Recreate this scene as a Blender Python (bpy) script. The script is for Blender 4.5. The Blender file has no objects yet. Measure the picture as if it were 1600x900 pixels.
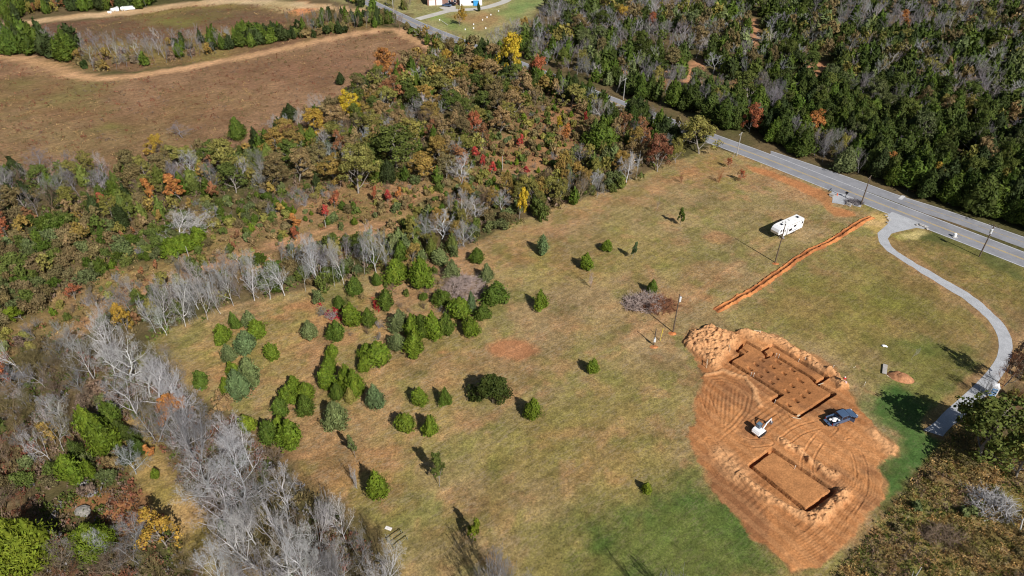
import bpy, bmesh, math, random
import numpy as np
from mathutils import Vector, Matrix, Euler
R = math.radians
S = bpy.context.scene
COL = S.collection

# ------------------------------------------------------------------ camera, sky, sun, exposure
FPX, TH, CH = 1067.0, 36.5, 85.0            # focal length in photo pixels, pitch below the horizon, drone height
cd = bpy.data.cameras.new('camera'); cam = bpy.data.objects.new('camera', cd); COL.objects.link(cam)
cam.location = (0, 0, CH); cam.rotation_euler = (R(90 - TH), 0, 0)
cd.sensor_width = 36; cd.lens = 36 * FPX / 1600; cd.clip_start = 1; cd.clip_end = 5000
S.camera = cam
SUN_EL = 40.0; sdx, sdy = .53, -.85; SUN_AZ = math.atan2(sdx, sdy)
w = bpy.data.worlds.new('World'); S.world = w; w.use_nodes = True
nt = w.node_tree; bg = nt.nodes['Background']; sky = nt.nodes.new('ShaderNodeTexSky')
sky.sky_type = 'NISHITA'; sky.sun_disc = False; sky.sun_elevation = R(SUN_EL); sky.sun_rotation = SUN_AZ
nt.links.new(sky.outputs[0], bg.inputs[0]); bg.inputs[1].default_value = 0.052
sl = bpy.data.lights.new('sun', 'SUN'); sl.energy = 4.9; sl.angle = R(.5); sl.color = (1, .965, .91)
so = bpy.data.objects.new('sun', sl); COL.objects.link(so)
ce = math.cos(R(SUN_EL))
so.rotation_euler = Vector((sdx * ce, sdy * ce, math.sin(R(SUN_EL)))).to_track_quat('Z', 'Y').to_euler()
so.location = (50, -50, 200)
S.view_settings.view_transform = 'Standard'; S.view_settings.look = 'None'
S.cycles.filter_width = 1.1
S.view_settings.exposure = 0.1; S.view_settings.gamma = 1; S.view_settings.use_curve_mapping = False

# ------------------------------------------------------------------ survey: photo reading -> place on the flat ground
_s, _c = math.sin(R(TH)), math.cos(R(TH))
def G(x, y):
    xn = (x - 800) / FPX; yn = (450 - y) / FPX
    t = CH / (_s - yn * _c)
    return np.array([xn * t, t * (_c + yn * _s)])
def GP(pts): return np.array([G(*p) for p in pts])
def depth(p): return _c * p[1] + _s * CH
def proj(x, y, z=0.0):
    d = _c * y + _s * (CH - z); return 800 + FPX * x / d, 450 - FPX * (_s * y - _c * (CH - z)) / d
def height(base, ytop):
    Y = base[1]; yn = (450 - ytop) / FPX
    return CH - (_s * Y - yn * _c * Y) / (_c + yn * _s)

# ------------------------------------------------------------------ numpy helpers
rng = np.random.default_rng(7)
_T = rng.random((256, 256))
def vn(x, y, sc, seed=0):
    x = np.asarray(x) / sc + 37.7 * seed + 1000; y = np.asarray(y) / sc + 91.3 * seed + 1000
    xi = np.floor(x).astype(int); yi = np.floor(y).astype(int)
    fx = x - xi; fy = y - yi; fx = fx * fx * (3 - 2 * fx); fy = fy * fy * (3 - 2 * fy)
    a = _T[xi & 255, yi & 255]; b = _T[(xi + 1) & 255, yi & 255]; c = _T[xi & 255, (yi + 1) & 255]; d = _T[(xi + 1) & 255, (yi + 1) & 255]
    return a * (1 - fx) * (1 - fy) + b * fx * (1 - fy) + c * (1 - fx) * fy + d * fx * fy
def fbm(x, y, sc, seed=0, o=4):
    r = 0; a = 1; t = 0
    for k in range(o):
        r = r + a * vn(x, y, sc / 2 ** k, seed + k * 3.1); t += a; a *= .55
    return r / t
def sm(a, b, x): t = np.clip((x - a) / (b - a), 0, 1); return t * t * (3 - 2 * t)
def pdist(P, poly, closed=True):
    poly = np.asarray(poly); best = np.full(len(P), 1e9); n = len(poly)
    for i in range(n if closed else n - 1):
        a = poly[i]; b = poly[(i + 1) % n]; d = b - a
        t = np.clip(((P - a) @ d) / (d @ d + 1e-12), 0, 1)
        q = P - a - t[:, None] * d; best = np.minimum(best, (q * q).sum(1))
    return np.sqrt(best)
def inside(P, poly):
    poly = np.asarray(poly); r = np.zeros(len(P), bool); n = len(poly); x, y = P[:, 0], P[:, 1]
    for i in range(n):
        a = poly[i]; b = poly[(i + 1) % n]
        if a[1] == b[1]: continue
        c = ((a[1] > y) != (b[1] > y)) & (x < (b[0] - a[0]) * (y - a[1]) / (b[1] - a[1]) + a[0])
        r ^= c
    return r
def sdist(P, poly):
    d = pdist(P, poly); return np.where(inside(P, poly), d, -d)
def smooth(pts, n=8):
    pts = np.asarray(pts, float); P = np.vstack([2 * pts[0] - pts[1], pts, 2 * pts[-1] - pts[-2]]); out = []
    for i in range(1, len(P) - 2):
        for k in range(n):
            t = k / n; a, b, c, d = P[i - 1], P[i], P[i + 1], P[i + 2]
            out.append(.5 * (2 * b + (c - a) * t + (2 * a - 5 * b + 4 * c - d) * t * t + (3 * b - a - 3 * c + d) * t ** 3))
    out.append(P[-2]); return np.array(out)
def lin(c):
    c = np.array(c[:3], float) / 255; return np.where(c < .04045, c / 12.92, ((c + .055) / 1.055) ** 2.4)

def mesh(name, V, F, mat, col=None, v=None, smooth_=False):
    V = np.ascontiguousarray(V, dtype=np.float32); me = bpy.data.meshes.new(name)
    Fs = F if isinstance(F, list) else [F]; Fs = [np.asarray(f, dtype=np.int32) for f in Fs if len(f)]
    me.vertices.add(len(V)); me.vertices.foreach_set('co', V.ravel())
    nl = sum(f.size for f in Fs); nf = sum(len(f) for f in Fs)
    me.loops.add(nl); me.loops.foreach_set('vertex_index', np.concatenate([f.ravel() for f in Fs]))
    me.polygons.add(nf); tot = np.concatenate([np.full(len(f), f.shape[1], np.int32) for f in Fs])
    st = np.concatenate([[0], np.cumsum(tot)[:-1]]).astype(np.int32)
    me.polygons.foreach_set('loop_start', st); me.polygons.foreach_set('loop_total', tot)
    if smooth_: me.polygons.foreach_set('use_smooth', np.ones(nf, bool))
    if col is not None:
        a = me.color_attributes.new('Col', 'FLOAT_COLOR', 'POINT')
        if col.shape[1] == 3: col = np.hstack([col, np.ones((len(col), 1))])
        a.data.foreach_set('color', np.ascontiguousarray(col, dtype=np.float32).ravel())
    if v is not None:
        a = me.attributes.new('v', 'FLOAT', 'POINT'); a.data.foreach_set('value', np.ascontiguousarray(v, dtype=np.float32))
    me.update(calc_edges=True); me.validate()
    if mat: me.materials.append(mat)
    return me
def link(name, me, parent=None, **kw):
    o = bpy.data.objects.new(name, me); COL.objects.link(o)
    if parent: o.parent = parent
    for k, val in kw.items(): o[k] = val
    return o
def tag(o, label=None, cat=None, group=None, kind=None):
    if label: o['label'] = label
    if cat: o['category'] = cat
    if group: o['group'] = group
    if kind: o['kind'] = kind
    return o
def thing(name, loc, rz=0, label=None, cat=None, group=None):
    o = bpy.data.objects.new(name, None); COL.objects.link(o); o.empty_display_size = .3
    o.location = (loc[0], loc[1], loc[2] if len(loc) > 2 else 0); o.rotation_euler = (0, 0, rz)
    return tag(o, label, cat, group)

# ------------------------------------------------------------------ materials
def newmat(name):
    m = bpy.data.materials.new(name); m.use_nodes = True; return m, m.node_tree, m.node_tree.nodes['Principled BSDF']
def N(t, ty, **kw):
    n = t.nodes.new(ty)
    for k, v in kw.items(): setattr(n, k, v)
    return n
def simple(name, c, rough=.6, metal=0, var=.12, scale=6, bump=0, spec=.4):
    m, t, b = newmat(name); tc = N(t, 'ShaderNodeTexCoord'); ns = N(t, 'ShaderNodeTexNoise'); ns.inputs['Scale'].default_value = scale; ns.inputs['Detail'].default_value = 5
    t.links.new(tc.outputs['Object'], ns.inputs['Vector'])
    mr = N(t, 'ShaderNodeMapRange'); mr.inputs[1].default_value = .3; mr.inputs[2].default_value = .7; mr.inputs[3].default_value = 1 - var; mr.inputs[4].default_value = 1 + var
    t.links.new(ns.outputs[0], mr.inputs[0])
    mx = N(t, 'ShaderNodeVectorMath', operation='SCALE'); mx.inputs[0].default_value = tuple(c[:3]); t.links.new(mr.outputs[0], mx.inputs['Scale'])
    t.links.new(mx.outputs[0], b.inputs['Base Color']); b.inputs['Roughness'].default_value = rough; b.inputs['Metallic'].default_value = metal
    b.inputs['Specular IOR Level'].default_value = spec
    if bump:
        bp = N(t, 'ShaderNodeBump'); bp.inputs['Strength'].default_value = bump; bp.inputs['Distance'].default_value = .05
        t.links.new(ns.outputs[0], bp.inputs['Height']); t.links.new(bp.outputs[0], b.inputs['Normal'])
    return m
def noise(t, vec, sc, det=4, rough=.6):
    n = N(t, 'ShaderNodeTexNoise'); n.inputs['Scale'].default_value = sc; n.inputs['Detail'].default_value = det; n.inputs['Roughness'].default_value = rough
    t.links.new(vec, n.inputs['Vector']); return n.outputs[0]
def mrange(t, x, a, b, c, d):
    n = N(t, 'ShaderNodeMapRange'); t.links.new(x, n.inputs[0])
    for i, v in enumerate((a, b, c, d)): n.inputs[i + 1].default_value = v
    return n.outputs[0]
def mul(t, a, b, op='MULTIPLY'):
    n = N(t, 'ShaderNodeMath', operation=op)
    for i, q in enumerate((a, b)):
        if isinstance(q, (int, float)): n.inputs[i].default_value = q
        else: t.links.new(q, n.inputs[i])
    return n.outputs[0]
MOW = 39
def ground_mat():
    m, t, b = newmat('ground_cover'); at = N(t, 'ShaderNodeAttribute', attribute_name='Col'); tc = N(t, 'ShaderNodeTexCoord'); P = tc.outputs['Object']
    mp = N(t, 'ShaderNodeMapping', vector_type='TEXTURE'); mp.inputs['Rotation'].default_value = (0, 0, R(MOW)); mp.inputs['Scale'].default_value = (3.2, 1, 1); t.links.new(P, mp.inputs['Vector'])
    big = mrange(t, noise(t, P, .13, 5), .36, .64, .82, 1.18)
    mid = mrange(t, noise(t, P, .9, 6, .75), .38, .62, .7, 1.3)
    fine = mrange(t, noise(t, P, 3.0, 4, .8), .38, .62, .62, 1.38)
    k = mul(t, mul(t, big, mid), fine)
    mp2 = N(t, 'ShaderNodeMapping', vector_type='TEXTURE'); mp2.inputs['Rotation'].default_value = (0, 0, R(MOW)); mp2.inputs['Scale'].default_value = (22, 1, 1); t.links.new(P, mp2.inputs['Vector'])
    k = mul(t, k, mrange(t, noise(t, mp2.outputs[0], .9, 3, .6), .36, .64, .86, 1.14))
    amp = mrange(t, at.outputs['Alpha'], 0, .3, .45, 1)
    k = mul(t, mul(t, mul(t, k, 1.0, 'SUBTRACT'), amp), 1.0, 'ADD')
    sc = N(t, 'ShaderNodeVectorMath', operation='SCALE'); t.links.new(at.outputs['Color'], sc.inputs[0]); t.links.new(k, sc.inputs['Scale'])
    # straw litter and bare flecks, amount carried by the alpha channel
    st = mrange(t, noise(t, mp.outputs[0], 2.2, 7, .82), .48, .58, 0, 1)
    st2 = mrange(t, noise(t, P, .28, 3), .38, .62, .15, 1)
    fac = mul(t, mul(t, st, st2), at.outputs['Alpha'])
    fac = mul(t, fac, .85)
    mx = N(t, 'ShaderNodeMix', data_type='RGBA'); t.links.new(fac, mx.inputs[0]); t.links.new(sc.outputs[0], mx.inputs[6]); mx.inputs[7].default_value = (.40, .31, .20, 1)
    st3 = mrange(t, noise(t, mp.outputs[0], 2.9, 6, .8), .54, .64, 0, .8)
    fac2 = mul(t, st3, at.outputs['Alpha'])
    mx2 = N(t, 'ShaderNodeMix', data_type='RGBA'); t.links.new(fac2, mx2.inputs[0]); t.links.new(mx.outputs[2], mx2.inputs[6]); mx2.inputs[7].default_value = (.085, .10, .028, 1)
    t.links.new(mx2.outputs[2], b.inputs['Base Color']); b.inputs['Roughness'].default_value = .95; b.inputs['Specular IOR Level'].default_value = .1
    bp = N(t, 'ShaderNodeBump'); bp.inputs['Strength'].default_value = .55; bp.inputs['Distance'].default_value = .12
    t.links.new(noise(t, P, 3.5, 5, .7), bp.inputs['Height']); t.links.new(bp.outputs[0], b.inputs['Normal'])
    return m
def leaf_mat(name, vc=False, rough=.65, trans=.18):
    m, t, b = newmat(name)
    if vc: c = N(t, 'ShaderNodeAttribute', attribute_name='Col').outputs['Color']
    else: c = N(t, 'ShaderNodeObjectInfo').outputs['Color']
    v = N(t, 'ShaderNodeAttribute', attribute_name='v').outputs['Fac']
    hs = N(t, 'ShaderNodeHueSaturation'); t.links.new(c, hs.inputs['Color'])
    t.links.new(mrange(t, v, 0, 1, .5, 1.5), hs.inputs['Value'])
    tc = N(t, 'ShaderNodeTexCoord'); t.links.new(mrange(t, noise(t, tc.outputs['Object'], 1.3, 2), .3, .7, .48, .508), hs.inputs['Hue']); hs.inputs['Saturation'].default_value = 1.0
    t.links.new(hs.outputs[0], b.inputs['Base Color']); b.inputs['Roughness'].default_value = rough; b.inputs['Specular IOR Level'].default_value = .12
    tr = N(t, 'ShaderNodeBsdfTranslucent'); t.links.new(hs.outputs[0], tr.inputs[0]); mx = N(t, 'ShaderNodeMixShader'); mx.inputs[0].default_value = trans
    t.links.new(b.outputs[0], mx.inputs[1]); t.links.new(tr.outputs[0], mx.inputs[2]); t.links.new(mx.outputs[0], t.nodes['Material Output'].inputs[0])
    return m
def bark_mat(name, vc=False):
    m, t, b = newmat(name)
    c = N(t, 'ShaderNodeAttribute', attribute_name='Col').outputs['Color'] if vc else N(t, 'ShaderNodeObjectInfo').outputs['Color']
    tc = N(t, 'ShaderNodeTexCoord'); k = mrange(t, noise(t, tc.outputs['Object'], 2.5, 4), .3, .7, .65, 1.35)
    sc = N(t, 'ShaderNodeVectorMath', operation='SCALE'); t.links.new(c, sc.inputs[0]); t.links.new(k, sc.inputs['Scale'])
    t.links.new(sc.outputs[0], b.inputs['Base Color']); b.inputs['Roughness'].default_value = .85; b.inputs['Specular IOR Level'].default_value = .15
    return m
def road_mat():
    m, t, b = newmat('asphalt'); tc = N(t, 'ShaderNodeTexCoord'); P = tc.outputs['Object']
    k = mul(t, mrange(t, noise(t, P, .25, 5), .3, .7, .85, 1.15), mrange(t, noise(t, P, 9, 2), .3, .7, .85, 1.15))
    # long patched bands and sealed cracks
    n2 = mrange(t, noise(t, P, .8, 6, .8), .49, .51, 1, .93); k = mul(t, k, n2)
    sc = N(t, 'ShaderNodeVectorMath', operation='SCALE'); sc.inputs[0].default_value = (.262, .262, .282); t.links.new(k, sc.inputs['Scale'])
    t.links.new(sc.outputs[0], b.inputs['Base Color']); b.inputs['Roughness'].default_value = .8; return m
def gravel_mat():
    m, t, b = newmat('gravel'); tc = N(t, 'ShaderNodeTexCoord'); P = tc.outputs['Object']
    k = mul(t, mrange(t, noise(t, P, .5, 5), .3, .7, .85, 1.12), mrange(t, noise(t, P, 7, 3, .8), .3, .7, .62, 1.35))
    sc = N(t, 'ShaderNodeVectorMath', operation='SCALE'); sc.inputs[0].default_value = (.42, .425, .44); t.links.new(k, sc.inputs['Scale'])
    t.links.new(sc.outputs[0], b.inputs['Base Color']); b.inputs['Roughness'].default_value = .95
    bp = N(t, 'ShaderNodeBump'); bp.inputs['Strength'].default_value = .6; bp.inputs['Distance'].default_value = .06
    t.links.new(noise(t, P, 7, 3), bp.inputs['Height']); t.links.new(bp.outputs[0], b.inputs['Normal']); return m
def worn_paint(name, c):
    m, t, b = newmat(name); tc = N(t, 'ShaderNodeTexCoord'); P = tc.outputs['Object']
    f = mrange(t, noise(t, P, 1.6, 6, .8), .38, .62, .25, 1)
    mx = N(t, 'ShaderNodeMix', data_type='RGBA'); t.links.new(f, mx.inputs[0]); mx.inputs[6].default_value = (.28, .28, .3, 1); mx.inputs[7].default_value = (*c, 1)
    t.links.new(mx.outputs[2], b.inputs['Base Color']); b.inputs['Roughness'].default_value = .7; return m
M_ground = ground_mat(); M_leaf = leaf_mat('foliage'); M_leafvc = leaf_mat('foliage_mass', True); M_bark = bark_mat('bark'); M_barkvc = bark_mat('twig_mass', True)
M_needle = leaf_mat('cedar_foliage', trans=.06); M_needlevc = leaf_mat('cedar_mass', True, trans=.06)
M_road = road_mat(); M_gravel = gravel_mat(); M_white = worn_paint('white_road_paint', (.72, .72, .72)); M_yellow = worn_paint('yellow_road_paint', (.62, .42, .1))

# ------------------------------------------------------------------ ground painting (real cover: dry grass, soil, clover, leaf litter)
def A(*p): return GP(p)
MEADOW = A((1112, 228), (1200, 258), (1300, 298), (1400, 337), (1700, 457), (1900, 640), (1590, 590), (1480, 680), (1390, 790), (1270, 930), (640, 930), (590, 830), (500, 750), (430, 690), (360, 640), (290, 612), (238, 560), (232, 535), (300, 502), (360, 476), (430, 462), (520, 440), (610, 425), (690, 420), (740, 382), (805, 346), (890, 318), (985, 279), (1050, 257), (1106, 229))
BROWN = A((-200, 40), (0, 84), (60, 96), (130, 124), (210, 120), (300, 107), (400, 87), (500, 65), (600, 49), (650, 58), (685, 80), (640, 130), (520, 190), (420, 225), (340, 262), (200, 275), (100, 275), (0, 290), (-200, 300))
FIELD2 = A((-200, 60), (0, 44), (110, 36), (200, 24), (290, 10), (360, 6), (470, 12), (530, 20), (600, 45), (500, 62), (400, 84), (300, 100), (210, 110), (140, 112), (60, 90), (0, 78), (-200, 30))
ROW = A((-60, 560), (60, 480), (170, 420), (260, 395), (330, 360), (420, 340), (520, 300), (620, 290), (700, 300), (760, 235), (830, 170), (900, 150), (920, 190), (900, 240), (860, 280), (800, 300), (700, 330), (640, 370), (520, 395), (420, 410), (300, 435), (180, 480), (80, 530), (-40, 620))
LAWN = A((500, -60), (520, 0), (590, 18), (650, 22), (640, 30), (690, 60), (740, 80), (800, 60), (830, 30), (870, -10), (900, -60))
PAD = GP([(1060 + a / 2.25, 500 + b / 2.25) for a, b in [(10, 75), (40, 35), (110, 25), (180, 40), (235, 38), (290, 45), (350, 58), (420, 95), (500, 145), (560, 180), (595, 225), (630, 280), (645, 330), (700, 390), (770, 445), (775, 480), (720, 500), (700, 530), (730, 580), (722, 640), (650, 720), (600, 780), (540, 830), (490, 865), (440, 885), (400, 900), (370, 850), (300, 790), (240, 740), (180, 680), (120, 600), (80, 530), (40, 460), (35, 410), (60, 350), (50, 320), (70, 240), (85, 190), (50, 130)]])
layers = []   # (polygon, colours a/b, feather, edge noise, opacity, straw, noise scale)
def L(poly, ca, cb, feather=1.5, edge=3., op=1., straw=0., ns=6, width=None): layers.append((poly, lin(ca), lin(cb), feather, edge, op, straw, ns, width))
L(FIELD2, (128, 112, 62), (118, 88, 66), 2, 3, 1, .25, 22)
L(A((40, 40), (200, 30), (290, 15), (400, 14), (440, 30), (250, 60), (80, 70)), (112, 84, 66), (96, 74, 62), 8, 10, .8, .1, 12)
L(A((230, 30), (350, 15), (350, 30), (270, 50)), (120, 124, 56), (112, 100, 56), 6, 6, .7, 0, 12)
L(BROWN, (144, 112, 84), (126, 96, 70), 2, 3, 1, .22, 14)
L(A((0, 130), (90, 115), (170, 125), (150, 170), (90, 190), (0, 175)), (110, 104, 56), (122, 92, 62), 10, 14, .7, .2, 12)
L(A((150, 185), (230, 195), (210, 215), (160, 205)), (104, 108, 46), (110, 94, 54), 4, 6, .8, .1, 8)
L(A((0, 200), (120, 190), (300, 200), (280, 235), (100, 250), (0, 240)), (128, 110, 72), (120, 96, 66), 8, 12, .6, .3, 9)
L(A((380, 110), (560, 75), (600, 90), (480, 140), (400, 140)), (136, 98, 76), (118, 88, 66), 8, 12, .6, .2, 9)
L(A((230, 150), (400, 140), (360, 180), (240, 195)), (134, 110, 72), (124, 94, 64), 10, 14, .6, .3, 10)
L(ROW, (150, 116, 84), (128, 108, 66), 4, 8, .95, .3, 8)
L(A((60, 540), (170, 470), (300, 415), (430, 375), (540, 350), (640, 325), (640, 350), (520, 385), (420, 400), (300, 430), (150, 500), (80, 560)), (172, 130, 96), (150, 118, 80), 2, 5, .9, .35, 7)
L(A((420, 300), (640, 270), (700, 300), (560, 330), (430, 345)), (160, 120, 86), (138, 112, 72), 3, 6, .8, .3, 7)
L(A((770, 250), (850, 165), (900, 160), (910, 230), (850, 270)), (160, 116, 80), (140, 106, 70), 3, 5, .8, .2, 7)
L(A((940, 110), (1000, 90), (1080, 110), (1060, 135), (1200, 125), (1230, 140), (1060, 140)), (190, 142, 100), (150, 112, 80), 3, 4, .8, .2, 7)
L(A((1075, 95), (1098, 92), (1100, 108), (1085, 135), (1066, 132), (1072, 115)), (192, 142, 106), (170, 124, 90), 1.5, 2, 1, 0, 5)
L(A((1168, 30), (1182, 28), (1188, 60), (1172, 95), (1164, 92), (1172, 60)), (188, 138, 102), (166, 120, 86), 1.5, 2, 1, 0, 5)
L(A((1255, 97), (1300, 97), (1292, 112), (1262, 124)), (186, 134, 98), (166, 120, 86), 2, 3, 1, 0, 5)
L(LAWN, (150, 142, 96), (136, 132, 84), 2, 3, 1, .35, 12)
L(A((670, 22), (720, 25), (740, 55), (700, 45)), (118, 138, 70), (130, 136, 78), 3, 4, .8, .2, 8)
L(A((700, 25), (790, 15), (780, 40), (740, 48)), (160, 122, 82), (150, 128, 86), 3, 4, .8, .2, 8)
L(A((770, 20), (850, -20), (850, 0), (800, 35)), (104, 132, 72), (128, 138, 80), 3, 4, .8, .1, 8)
L(A((432, 4), (480, 2), (500, 14), (470, 24), (440, 16)), (205, 138, 92), (190, 130, 86), 2, 3, 1, 0, 6)
L(A((0, -10), (30, -10), (25, 10), (10, 20), (-10, 25)), (170, 112, 76), (170, 112, 76), 2, 3, 1, 0, 6)
L(MEADOW, (138, 124, 76), (150, 126, 88), .8, 1.5, 1, .62, 11)
# meadow patches
L(A((600, 420), (700, 400), (830, 350), (950, 305), (1060, 270), (1100, 240), (1180, 255), (1290, 305), (1290, 320), (1160, 290), (1060, 290), (900, 345), (760, 430), (740, 500), (600, 540), (560, 470)), (168, 126, 90), (150, 118, 78), 3, 6, .75, .7, 7)
L(A((260, 560), (420, 480), (560, 470), (640, 520), (560, 570), (400, 590), (300, 600)), (160, 122, 78), (138, 124, 66), 4, 6, .7, .5, 7)
L(A((400, 600), (520, 540), (700, 500), (800, 560), (700, 680), (560, 700), (480, 720), (420, 690)), (165, 126, 88), (142, 120, 72), 4, 6, .75, .75, 6)
L(A((450, 700), (600, 680), (640, 780), (580, 830), (520, 770)), (160, 116, 72), (146, 114, 70), 4, 6, .7, .5, 6)
L(A((780, 380), (960, 360), (1100, 400), (1000, 440), (820, 430)), (140, 124, 64), (132, 120, 62), 6, 8, .6, .5, 9)
L(A((700, 660), (900, 540), (1060, 500), (1160, 440), (1120, 420), (930, 500), (760, 600)), (160, 120, 84), (140, 116, 74), 4, 6, .65, .7, 6)
L(A((760, 690), (900, 620), (1060, 560), (1060, 700), (1090, 770), (980, 800), (850, 800)), (128, 118, 62), (140, 116, 68), 6, 8, .7, .45, 9)
L(A((760, 790), (870, 640), (980, 560), (900, 640), (800, 800)), (110, 114, 52), (124, 116, 58), 5, 8, .5, .3, 8)
L(A((1150, 470), (1290, 385), (1370, 385), (1500, 465), (1545, 520), (1530, 580), (1400, 540), (1350, 600), (1230, 520)), (116, 112, 54), (124, 114, 60), 5, 5, .55, .4, 9)
L(A((1130, 500), (1250, 420), (1380, 390), (1480, 470), (1540, 520), (1500, 600), (1350, 560), (1250, 520)), (118, 108, 56), (136, 114, 70), 6, 8, .8, .3, 9)
L(A((1180, 520), (1290, 430), (1420, 500), (1400, 540), (1330, 580)), (112, 112, 48), (126, 110, 60), 8, 8, .55, .25, 9)
L(A((1330, 390), (1400, 400), (1500, 470), (1540, 520), (1420, 470)), (128, 102, 66), (118, 100, 58), 3, 6, .6, .3, 6)
L(A((1385, 372), (1450, 360), (1700, 460), (1700, 560), (1590, 500), (1500, 450), (1420, 405)), (120, 106, 58), (110, 102, 50), 3, 4, .9, .35, 7)
L(A((1560, 470), (1700, 520), (1700, 640), (1590, 600), (1590, 540)), (128, 102, 70), (140, 112, 78), 3, 4, .9, .3, 7)
L(A((1400, 360), (1500, 360), (1600, 420), (1600, 435), (1480, 390)), (78, 88, 46), (100, 98, 52), 1.5, 3, .8, .1, 6)
# deep green clover
L(A((1060, 735), (1120, 760), (1180, 830), (1250, 900), (1240, 950), (860, 950), (870, 870), (980, 790)), (66, 92, 38), (92, 102, 48), 5, 6, .95, .22, 9)
L(A((860, 830), (960, 800), (940, 940), (700, 940), (720, 880)), (98, 108, 48), (132, 116, 66), 6, 7, .7, .3, 9)
L(A((1385, 540), (1440, 530), (1520, 545), (1540, 590), (1480, 650), (1400, 640), (1360, 590), (1420, 585)), (84, 96, 44), (112, 106, 54), 3, 6, .85, .2, 7)
L(A((1345, 640), (1400, 600), (1480, 650), (1485, 690), (1420, 760), (1380, 810), (1360, 760), (1400, 700), (1370, 660)), (62, 96, 44), (76, 98, 46), 2, 3, .95, .12, 7)
L(A((620, 780), (700, 770), (690, 860), (640, 880), (610, 830)), (96, 108, 50), (130, 114, 66), 3, 5, .6, .3, 6)
# bare soil patches in the meadow
for cx, cy, rx, ry, op in ((797, 547, 36, 17, 1), (686, 552, 12, 5, .8), (470, 480, 35, 7, .7), (1120, 372, 24, 8, .5), (1100, 465, 10, 5, .6), (430, 495, 20, 5, .6), (340, 555, 16, 5, .6), (345, 590, 18, 6, .6), (520, 500, 40, 12, .5), (700, 600, 30, 8, .3), (865, 680, 20, 6, .35), (960, 745, 12, 6, .4), (1025, 690, 14, 6, .35), (740, 660, 26, 6, .35), (600, 700, 30, 8, .4), (915, 590, 14, 5, .25), (1180, 248, 20, 5, .3), (1010, 440, 20, 6, .3), (820, 405, 24, 6, .35), (1240, 455, 10, 3, .3), (1300, 455, 10, 3, .3)):
    L(GP([(cx + rx * math.cos(a * math.pi / 6), cy + ry * math.sin(a * math.pi / 6)) for a in range(12)]), (178, 126, 88), (164, 114, 78), 1, 1.6, op, .15, 4)
for cx, cy, rx, ry, op in ((1090, 300, 14, 7, .4), (800, 520, 14, 5, .4), (1390, 470, 16, 7, .4), (905, 610, 30, 10, .35), (840, 560, 14, 5, .4), (590, 600, 14, 5, .3)):
    L(GP([(cx + rx * math.cos(a * math.pi / 6), cy + ry * math.sin(a * math.pi / 6)) for a in range(12)]), (122, 128, 48), (128, 122, 56), 2, 2, op, .2, 4)
# wheel tracks along the old power line
for off, wd in ((0, .5), (2.4, .5)):
    L(smooth(A((560, 760), (660, 700), (760, 655), (850, 590), (960, 540), (1050, 490), (1140, 420), (1230, 370))) + np.array([off * .6, off * .8]), (170, 128, 92), (156, 120, 84), .6, .8, .4, .5, 5, wd)
L(smooth(A((300, 425), (430, 385), (540, 350))), (190, 140, 104), (176, 128, 92), 1, 1, .6, .3, 5, .8)
L(smooth(A((1105, 240), (1200, 275), (1300, 315), (1320, 330))), (184, 122, 78), (170, 112, 70), .8, 1, .0, 0, 5, 1.)
L(A((1165, 258), (1180, 262), (1240, 280), (1298, 302), (1302, 322), (1330, 330), (1338, 338), (1305, 340), (1285, 316), (1235, 291), (1180, 270)), (184, 122, 78), (166, 114, 72), .6, 1.2, .85, 0, 5)
L(A((1085, 262), (1110, 240), (1145, 250), (1120, 268), (1060, 280), (1030, 285)), (170, 118, 80), (156, 112, 72), 1.5, 2, .6, .5, 5)
L(A((1355, 335), (1395, 333), (1385, 350), (1392, 360), (1375, 368), (1350, 355)), (196, 164, 112), (176, 150, 88), .8, 1, .95, .2, 3)
L(A((1392, 368), (1440, 358), (1450, 364), (1430, 374), (1400, 376)), (186, 168, 112), (140, 136, 62), .8, 1, .95, .2, 3)
# mown tracks round the brown field
L(smooth(A((-120, 62), (0, 87), (60, 98), (130, 120), (170, 122), (230, 116), (300, 105), (400, 85), (500, 64), (605, 46), (640, 58), (690, 84), (670, 105))), (192, 150, 112), (178, 140, 100), .8, 1, 1, .15, 6, 2.9)
L(smooth(A((-120, 36), (0, 40), (60, 33), (130, 25), (220, 17), (290, 7), (380, 3), (470, 8), (560, 18), (600, 25))), (200, 168, 130), (186, 152, 112), .8, 1.2, 1, .1, 6, 4.6)
L(A((300, 2), (430, 0), (480, 5), (450, 20), (400, 8)), (196, 174, 136), (176, 156, 112), 2, 2, .8, .1, 6)
# forest trail lower left
L(smooth(A((195, 665), (215, 700), (240, 750), (275, 790), (310, 840), (365, 900), (400, 960))), (164, 132, 86), (140, 122, 66), 1.2, 1.5, 1, .35, 5, 2.4)
L(A((95, 790), (120, 770), (215, 770), (240, 820), (190, 840), (120, 800)), (168, 114, 74), (140, 96, 66), 2, 3, .8, .1, 5)
# rough tall grass lower right
L(A((1490, 660), (1600, 690), (1640, 900), (1620, 960), (1250, 960), (1300, 890), (1390, 790)), (124, 108, 64), (90, 86, 46), 1, 1.5, 1, .5, 6)
# dust round the building pad
PADI = PAD
L(PAD, (166, 120, 80), (150, 112, 72), .5, 1.1, .9, .1, 5)
L(smooth(A((1393, 380), (1410, 399), (1450, 424), (1500, 456), (1548, 500), (1570, 535), (1568, 565), (1545, 592), (1500, 640), (1465, 672))), (152, 116, 84), (138, 112, 72), .5, 1.0, .8, .2, 4, 2.6)

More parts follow.
